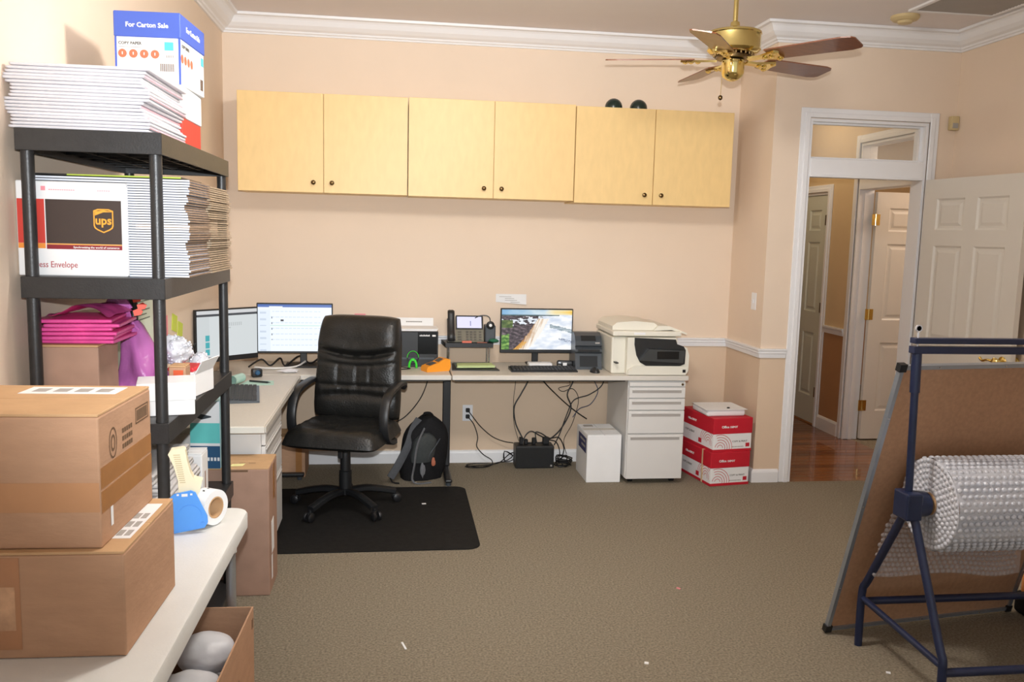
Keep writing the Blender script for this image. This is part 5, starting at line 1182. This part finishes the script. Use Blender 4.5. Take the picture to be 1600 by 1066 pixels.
b = B(); b.prism([(cu+u*0.062, cv+v*0.072) for u, v in sh], lambda u, v, q: (u, fy-0.0004-q, v), 0.0004); sd = b.done('shield_logo', GOLDU, t)
b = B(); b.prism([(cu+u*0.054, cv+0.004+v*0.064) for u, v in sh], lambda u, v, q: (u, fy-0.0008-q, v), 0.0003); b.done('shield_field', BROWNU, sd)
b = B(); b.prism([(cu-0.024, cv+0.052), (cu-0.024, cv+0.064), (cu, cv+0.068), (cu+0.024, cv+0.064), (cu+0.024, cv+0.063), (cu, cv+0.062)], lambda u, v, q: (u, fy-0.0011-q, v), 0.0003); b.done('shield_arc', GOLDU, sd)
text('ups', 0.036, GOLDU, t, (cu, fy-0.0014, cv+0.026), *XF, align='CENTER', bold=0.0009, sx=0.95)
text('Express Envelope', 0.0265, mat('brand_text_red', (176, 74, 78), 0.7), t, (L0+0.06*w, fy-0.0004, 0.09*h), *XF, sx=0.8)
text('Synchronizing the world of commerce', 0.0085, WHITEP, t, (L0+0.93*w, fy-0.0012, 0.298*h), *XF, align='RIGHT', bold=0.0001)
b = B(); b.box(L0+0.23*w, L0+0.27*w, fy-0.0004, fy, 0.9*h, 0.945*h); [b.box(L0+(0.3+k*0.02)*w, L0+(0.315+k*0.02)*w, fy-0.0004, fy, 0.905*h, 0.915*h) for k in range(12)]; [b.box(L0+(0.74+k*0.02)*w, L0+(0.755+k*0.02)*w, fy-0.0004, fy, 0.905*h, 0.915*h) for k in range(6)]; stuff(b.done('small_print', STICKY, t))

# third tier
S3 = TIERS[2]
t, w, d, h = carton('cardboard_box', 'cardboard box with pink mailers on it on the third shelf', 'box', 0.04, 0.225, -3.178, -2.99, S3+0.0005, S3+0.235, tape=False, m=CARDD)
pz = S3+0.236
pm = mailer_mesh(0.215, 0.25, 0.0125, PINK, PINK, 'pink_mailer', 4)
for k in range(6):
    ob = bpy.data.objects.new('pink_mailer', pm); C.objects.link(ob); ob.location = (0.142+rq.uniform(-.02, .022), -3.04+rq.uniform(-.006, .015), pz+k*0.0126); ob.rotation_euler = (0, 0, rq.uniform(-.14, .14)); tag(ob, ('lowest', 'second lowest', 'third lowest', 'fourth lowest', 'fifth lowest', 'highest flat')[k]+' pink poly mailer in the pile on the cardboard box', 'mailer', 'pink poly mailers on the third shelf')
b = B((0.2, -3.0, pz+0.077)); 
def fold(u, v):
    x = 0.05+0.20*u; y = -3.17+0.26*v; z = pz+0.078+0.04*max(0, math.sin(u*3.6-0.6))*(1-v*0.3)+0.010*noise.noise(Vector((u*4, v*4, 0)))+0.002
    return (x, y, max(z, pz+0.0775))
b.grid(fold, 14, 12); lone(b, 'pink_mailer', PINK, 'loosely folded pink mailer on top of the pink pile', 'mailer', smooth=True)
t = thing('purple_bag', 'translucent purple plastic bag with orange tabs beside the pink mailers', 'bag', (0.285, -2.875, S3+0.0005))
b = B()
def pbag(i, j):
    a = 2*PI*i; v = j
    r = (0.075*(1-v)**0.7+0.014)*(1+0.22*noise.noise(Vector((math.cos(a)*1.6, math.sin(a)*1.6, v*3)))+0.12*math.sin(a*5+v*4))
    return (r*math.cos(a)*1.1-0.04*v+0.0, r*math.sin(a)*1.2, 0.28*v)
b.grid(pbag, 40, 16, True); b.done('bag_body', PURPLE, t, True, 80)
b = B(); b.tube([(-0.035, -0.0, 0.255), (-0.065, -0.02, 0.29), (-0.085, -0.03, 0.335), (-0.055, -0.03, 0.36)], 0.03, 10, 3, flat=(0.075, 0.012), side=(1, 0, -0.8)); b.done('bag_neck', PURPLE, t, True)
for k, (x, z) in enumerate(((-0.03, 0.345), (-0.015, 0.32), (-0.028, 0.30))):
    b = B(); b.prism([(0, 0), (0.02, 0.004), (0.026, 0.016), (0.014, 0.026), (-0.004, 0.018)], lambda u, v, q: (x+u, -0.04+q+u*0.3, z+v), 0.002); b.done('orange_tab', mat('orange_tab', (246, 84, 56), 0.5), t)
t = thing('lidded_box', 'white lidded gift box overhanging the third shelf edge', 'box', (0.385, -3.035, S3+0.0005), math.radians(14))
b = B(); b.box(-0.085, 0.085, -0.075, 0.075, 0, 0.06, 0.002, 1); b.done('box_base', WHITEP, t); b = B(); b.box(-0.088, 0.088, -0.078, 0.078, 0.048, 0.105, 0.002, 1); b.done('lid', WHITEP, t)
t, w, d, h = carton('small_box', 'small brown box with an orange mark behind the white gift box', 'box', 0.30, 0.355, -2.93, -2.86, S3+0.0005, S3+0.135, tape=False)
t.location.x = 0.395; t.location.y = -2.90
b = B(); b.box(-0.012, 0.02, -d/2-0.001, -d/2-0.0003, h-0.055, h-0.015); b.done('orange_mark', mat('orange_mark', (216, 88, 40), 0.6), t)
t = thing('boxed_goods', 'white and red open carton on the third shelf behind the post', 'box', (0.375, -2.70, S3+0.0005), math.radians(-10))
b = B(); b.box(-0.06, 0.06, -0.08, 0.09, 0, 0.085, 0.002, 1); b.done('carton_body', WHITEP, t); b = B(); b.box(-0.05, 0.045, -0.06, 0.07, 0.0852, 0.10, 0.004, 1); b.done('red_contents', mat('red_print', (210, 50, 60), 0.5), t)
b = B(); b.prism([(0.06, 0.085), (0.085, 0.13), (0.087, 0.128), (0.063, 0.083)], lambda u, v, q: (u, -0.08+q, v), 0.16); b.done('carton_flap', WHITEP, t)
def bubble_blob(name, label, c, r, seed):
    t = thing(name, label, 'bubble wrap', (c[0], c[1], c[2]-r[2]))
    b = B(); b.blob((0, 0, r[2]), r, 4, 0.22, 2.2, seed); me_ = b.done('film', BUBBLE, t, True, 80)
    pts = [(v.co.copy(), v.normal.copy()) for v in me_.data.vertices][::5]
    b = B()
    for p, n in pts:
        q = n.to_track_quat('Z', 'Y'); rg = [[p+q @ Vector((rr_*math.cos(2*PI*i/6), rr_*math.sin(2*PI*i/6), z)) for i in range(6)] for rr_, z in ((0.0055, -0.001), (0.004, 0.003), (0.0012, 0.0042))]
        b.rings(rg)
    stuff(b.done('bubbles', BUBBLE, t, True, 80))
bubble_blob('bubble_wrap', 'crumpled clear bubble wrap on the third shelf before the monitor', (0.345, -2.76, S3+0.165), (0.055, 0.075, 0.05), 2)
bubble_blob('bubble_wrap', 'lump of bubble wrap hanging over the end of the third shelf', (0.385, -2.545, S3+0.068), (0.042, 0.06, 0.058), 6)
# fourth tier
S4 = TIERS[3]
gm = [mailer_mesh(0.30, 0.42, 0.0125, MAILSHADE, MAILSHADE, 'shaded_mailer', k) for k in (5, 6)]
for k in range(24):
    ob = bpy.data.objects.new('shaded_mailer', gm[k % 2]); C.objects.link(ob); ob.location = (0.245+0.02*math.sin(k*.5)+rq.uniform(-.006, .006), -2.95+rq.uniform(-.01, .01), S4+0.0005+k*0.0126); ob.rotation_euler = (0, 0, rq.uniform(-.04, .04)); tag(ob, 'white padded mailer in painted shelf shade piled on the fourth shelf behind the tape gun', 'mailer', 'shaded white mailers on the fourth shelf')
t, w, d, h = carton('white_box', 'slim white box standing on the fourth shelf behind the mailers', 'box', 0.335, 0.41, -2.66, -2.56, S4+0.0005, S4+0.24, m=WHITEP, mf=WHITEP, tape=False)
b = B(); b.box(w/2+0.0003, w/2+0.0009, -0.01, 0.005, 0.05, 0.16); b.done('dark_stripe', CARDD, t)
t = thing('teal_box', 'teal and dark blue retail box standing on the tall cardboard box', 'box', (0.335, -2.125, 0.579), math.radians(-4))
b = B(); b.box(-0.07, 0.055, -0.072, 0.07, 0, 0.295, 0.002, 1); b.done('carton_body', LTBLUE, t)
fy = -0.0726
for nm, m_, z0, z1 in (('dark_blue_band', DBLUE, 0.002, 0.10), ('white_band', WHITEP, 0.1, 0.112), ('teal_band', TEAL, 0.112, 0.2), ('white_band', WHITEP, 0.2, 0.293)):
    b = B(); b.box(-0.0695, 0.0545, fy-0.0004, fy, z0, z1); b.done(nm, m_, t)
b = B(); b.prism([(-0.07, 0.235), (-0.02, 0.215), (0.02, 0.225), (0.02, 0.23), (-0.07, 0.25)], lambda u, v, q: (u, fy-0.0006-q, v), 0.0004); b.done('print_swoosh', CHAR, t)
b = B(); [b.box(-0.055+k*0.014, -0.046+k*0.014, fy-0.001, fy-0.0004, 0.035, 0.05) for k in range(8)]; stuff(b.done('printed_title', WHITEP, t))

# papers on the left wall
t = thing('wall_poster', 'pale green printed sheet taped on the left wall behind the shelves', 'poster', (0, -1.95, 1.0)); b = B(); b.box(0.0008, 0.002, -0.32, 0.30, 0.0, 0.33); b.done('sheet', SEAG, t); b = B(); [b.box(0.0021, 0.0026, -0.28+0.05*(k % 3), 0.1+0.05*(k % 2), 0.29-k*0.02, 0.296-k*0.02) for k in range(6)]; stuff(b.done('print', SAGE, t))
b = B((0, -1.5, 1.05)); b.box(0.0008, 0.002, -1.60, -1.49, 1.02, 1.17); lone(b, 'sticky_note', STICKY, 'pink note on the left wall beside the lime notes', 'sticky note')
for k, (y, z) in enumerate(((-1.36, 1.11), (-1.25, 1.06))):
    b = B((0, y, z)); b.box(0.0008, 0.003, y-0.05, y+0.05, z-0.035, z+0.05, rot=RX(-0.25)); lone(b, 'sticky_note', STICKG, ('upper' if k == 0 else 'lower')+' lime sticky note on the left wall beside the monitor', 'sticky note')

# ------------------------------------------------------------------ bubble wrap stand and board at the right
t = thing('wrap_stand', 'navy blue steel bubble wrap stand with twin cutter bars', 'stand', (3.4, -3.1, 0)); o = t.location
XA, XB = 2.985, 3.985; YF_, YR = -3.345, -2.855
for x in (XA, XB):
    nm = 'end_frame'
    b = B(o); b.tube([(x, YR, 0.0), (x, YR, 0.22), (x+0.005, YR-0.03, 0.29), (x+0.01, -3.045, 0.57), (x+0.012, -3.075, 0.63), (x+0.012, -3.08, 0.70)], 0.0155, 12, 4); b.done('rear_leg', NAVY, t, True)
    b = B(o); b.tube([(x+0.022, YF_, 0.0), (x+0.022, YF_, 0.17), (x+0.02, YF_+0.03, 0.24), (x+0.016, -3.155, 0.57), (x+0.014, -3.125, 0.63), (x+0.014, -3.12, 0.70)], 0.0155, 12, 4); b.done('front_leg', NAVY, t, True)
    b = B(o); b.cyl((x+0.002, YR, 0.20), (x+0.018, YF_, 0.165), 0.0125); b.done('brace', NAVY, t, True)
    b = B(o); b.cyl((x+0.006, -3.1, 0.62), (x-0.006, -3.1, 1.10), 0.0135); b.cyl((x-0.006, -3.1, 1.08), (x-0.01, -3.1, 1.235), 0.0175); b.done('upright', NAVY, t, True)
    b = B(o); b.box(x-0.03, x+0.032, -3.15, -3.06, 0.615, 0.715, 0.006, 2); b.done('clamp', NAVY, t)
    b = B(o); b.cyl((x+0.03, -3.1, 0.665), (x+0.075, -3.1, 0.665), 0.05, 0.044, 20); b.done('roll_cone', NAVY, t, True)
    b = B(o); b.cyl((x-0.01, -3.1, 1.28), (x-0.01, -3.1, 1.298), 0.004); b.lathe([(0.009, -0.003), (0.013, -0.003), (0.013, 0.003), (0.009, 0.003), (0.009, -0.003)], (x-0.01, -3.1, 1.312), 16, (0, 1, 0)); b.cyl((x-0.01, -3.1, 1.18), (x-0.01, -3.1, 1.29), 0.003); b.done('eye_bolt', mat('bright_zinc', (208, 208, 212), 0.3, metal=0.2), t, True)
b = B(o); b.cyl((XA+0.012, YR, 0.185), (XB, YR, 0.185), 0.0155); b.done('rear_bar', NAVY, t, True)
b = B(o); b.cyl((XA+0.03, YF_, 0.14), (XB+0.02, YF_, 0.14), 0.0155); b.done('front_bar', NAVY, t, True)
b = B(o); b.cyl((XA, -3.1, 0.665), (XB, -3.1, 0.665), 0.012); b.done('axle', NAVY, t, True)
b = B(o); b.box(XA-0.032, XB+0.03, -3.118, -3.082, 1.222, 1.248, 0.002, 1); b.done('lower_cutter_bar', NAVY, t)
b = B(o); b.box(XA-0.03, XB+0.03, -3.118, -3.082, 1.258, 1.278, 0.002, 1); b.done('upper_cutter_bar', NAVY, t)
b = B(o); b.box(3.455, 3.52, -3.1195, -3.118, 1.228, 1.242); b.done('warning_sticker', mat('sticker_red', (190, 70, 56), 0.6), t)
# roll of bubble wrap and its hanging tail
t = thing('bubble_wrap_roll', 'big roll of clear bubble wrap on the navy stand with its end hanging down', 'bubble wrap', (3.5, -3.1, 0.665)); o = t.location
RR = 0.168; X0, X1 = 3.075, 3.93
b = B(o)
def rollf(i, j): a = 2*PI*i; r = RR+0.003*math.sin(a*9+j*5)+0.004*noise.noise(Vector((math.cos(a)*3, math.sin(a)*3, j*6))); return (X0+(X1-X0)*j, o.y+r*math.cos(a), o.z+r*math.sin(a))
b.grid(rollf, 56, 26, True)
b.done('wound_film', BUBBLE, t, True, 80)
for x in (X0, X1):
    b = B(o)
    for q in range(7): r0 = 0.042+q*0.018; b.lathe([(r0, 0), (r0+0.015, 0.003*(-1 if x == X0 else 1)), (r0+0.018, 0)], (x, o.y, o.z), 40, (1, 0, 0))
    b.done('roll_end', BUBBLE, t, True, 80)
b = B(o); b.lathe([(0.036, -0.43), (0.041, -0.43), (0.041, 0.43), (0.036, 0.43)], (3.5, o.y, o.z), 24, (1, 0, 0)); b.done('core', CARDL, t, True)
def bub(b, p, n, r=0.0095, h=0.006):
    q = n.to_track_quat('Z', 'Y'); b.rings([[p+q @ Vector((a*math.cos(2*PI*i/8), a*math.sin(2*PI*i/8), z)) for i in range(8)] for a, z in ((r, -0.001), (r*0.82, h*0.65), (r*0.3, h))])
b = B(o); nx = 34; na = 44
for i in range(na):
    a = 2*PI*i/na
    for j in range(nx):
        x = X0+0.012+(X1-X0-0.024)*(j+0.5*(i % 2))/nx; n = Vector((0, math.cos(a), math.sin(a)))
        bub(b, Vector((x, o.y, o.z))+n*(RR+0.001), n)
for q in range(6):
    r0 = 0.058+q*0.02; nn = int(2*PI*r0/0.021)
    for i in range(nn):
        a = 2*PI*(i+0.5*(q % 2))/nn
        for x, sg in ((X0-0.001, -1), (X1+0.001, 1)): bub(b, Vector((x, o.y+r0*math.cos(a), o.z+r0*math.sin(a))), Vector((sg, 0, 0)))
stuff(b.done('bubbles', BUBBLE, t, True, 80))
b = B(o); bb_ = B(o)
XS0, XS1, ZB = 2.985, 3.62, 0.315
def tail(u, v):
    x = XS0+(XS1-XS0)*u+0.02*(1-v)*0; z0 = 0.62
    z = ZB+(z0-ZB)*v+(-0.01*math.sin(u*9)*(1-v)); y = -2.925+0.018*math.sin(u*7+v*2)-0.02*v
    return Vector((x+(0.09*v*v if u < 0.2 else 0)*(1-u/0.2), y, z))
b.grid(tail, 30, 12); b.done('hanging_sheet', BUBBLE2, t, True, 80)
for i in range(30):
    for j in range(15):
        p = tail((i+0.5*(j % 2)+0.2)/31, (j+0.5)/15.5); bub(bb_, p, Vector((0, -1, 0)), 0.009, 0.006)
stuff(bb_.done('sheet_bubbles', BUBBLE2, t, True, 80))

# back of a framed board leaning on the stand
bl, br_, tl = Vector((2.902, -2.748, 0.012)), Vector((3.828, -2.62, 0.012)), Vector((2.9497, -3.058, 1.168))
u = (br_-bl).normalized(); v = (tl-bl); v = (v-u*v.dot(u)).normalized(); n = u.cross(v); W_, H_ = 0.94, 1.20
t = thing('whiteboard', 'framed board seen from its brown hardboard back leaning on the navy stand', 'board', bl)
def bd(a, c, q): return u*a+v*c-n*q
b = B()
def bslab(b, a0, a1, c0, c1, q0, q1): b.rings([[bd(a0, c0, q), bd(a1, c0, q), bd(a1, c1, q), bd(a0, c1, q)] for q in (q0, q1)])
bslab(b, 0.01, W_-0.01, 0.01, H_-0.01, 0.004, 0.008); b.done('hardboard_back', HARDB, t)
b = B(); bslab(b, 0.012, W_-0.012, 0.012, H_-0.012, 0.0085, 0.0105); b.done('white_face', WHITEP, t)
for q in ((0, 0.016, 0.02, H_-0.02), (W_-0.016, W_, 0.02, H_-0.02), (0.02, W_-0.02, 0, 0.016), (0.02, W_-0.02, H_-0.016, H_)):
    b = B(); bslab(b, *q, -0.004, 0.016); fr = b.done('frame_rail', ALU, t)
    for k in range(3):
        a = (q[0]+q[1])/2 if q[1]-q[0] < .1 else q[0]+(q[1]-q[0])*(k+0.5)/3; c = (q[2]+q[3])/2 if q[3]-q[2] < .1 else q[2]+(q[3]-q[2])*(k+0.5)/3
        b = B(); p = bd(a, c, -0.0042); b.lathe([(0.001, 0), (0.004, 0), (0.003, 0.002), (0.001, 0.002)], p, 8, n); b.done('rivet', CHROME, fr)
for a, c in ((0, 0), (W_, 0), (0, H_), (W_, H_)):
    b = B(); a0 = -0.006 if a == 0 else a-0.024; c0 = -0.006 if c == 0 else c-0.024; bslab(b, a0, a0+0.03, c0, c0+0.03, -0.006, 0.018); b.done('corner_cap', BLACKP, t)
b = B((3.93, -2.75, 0)); b.box(3.86, 4.1, -2.85, -2.6, 0.0005, 0.1, 0.02, 3); lone(b, 'duffel_bag', BLACKN, 'dark bag on the carpet at the right edge behind the stand', 'bag', smooth=True)
t, w, d, h = carton('cardboard_box', 'orange brown cardboard box at the right edge on the dark bag', 'box', 3.87, 4.08, -2.83, -2.63, 0.1012, 0.28, tape=False, m=mat('orange_card', (214, 138, 78), 0.8))

# paper scraps on the carpet
for k, (x, y, lab, sz) in enumerate(((1.168, -2.715, 'thin white paper sliver on the carpet in the foreground', (0.004, 0.03)), (2.083, -2.93, 'tiny white paper scrap near the bottom edge of the carpet', (0.008, 0.008)), (2.434, -2.258, 'tiny pink scrap in the middle of the carpet', (0.009, 0.006)), (1.30, -0.95, 'tiny white scrap on the black chair mat', (0.012, 0.008)), (2.98, -3.08, 'tiny white scrap between the feet of the navy stand', (0.007, 0.008)))):
    z = MZ if k == 3 else 0.0; b = B((x, y, z)); b.box(x-sz[0], x+sz[0], y-sz[1], y+sz[1], z+0.0003, z+0.0028, rot=RZ(0.25+k)); lone(b, 'paper_scrap', STICKY if k == 2 else WHITEP, lab, 'scrap')
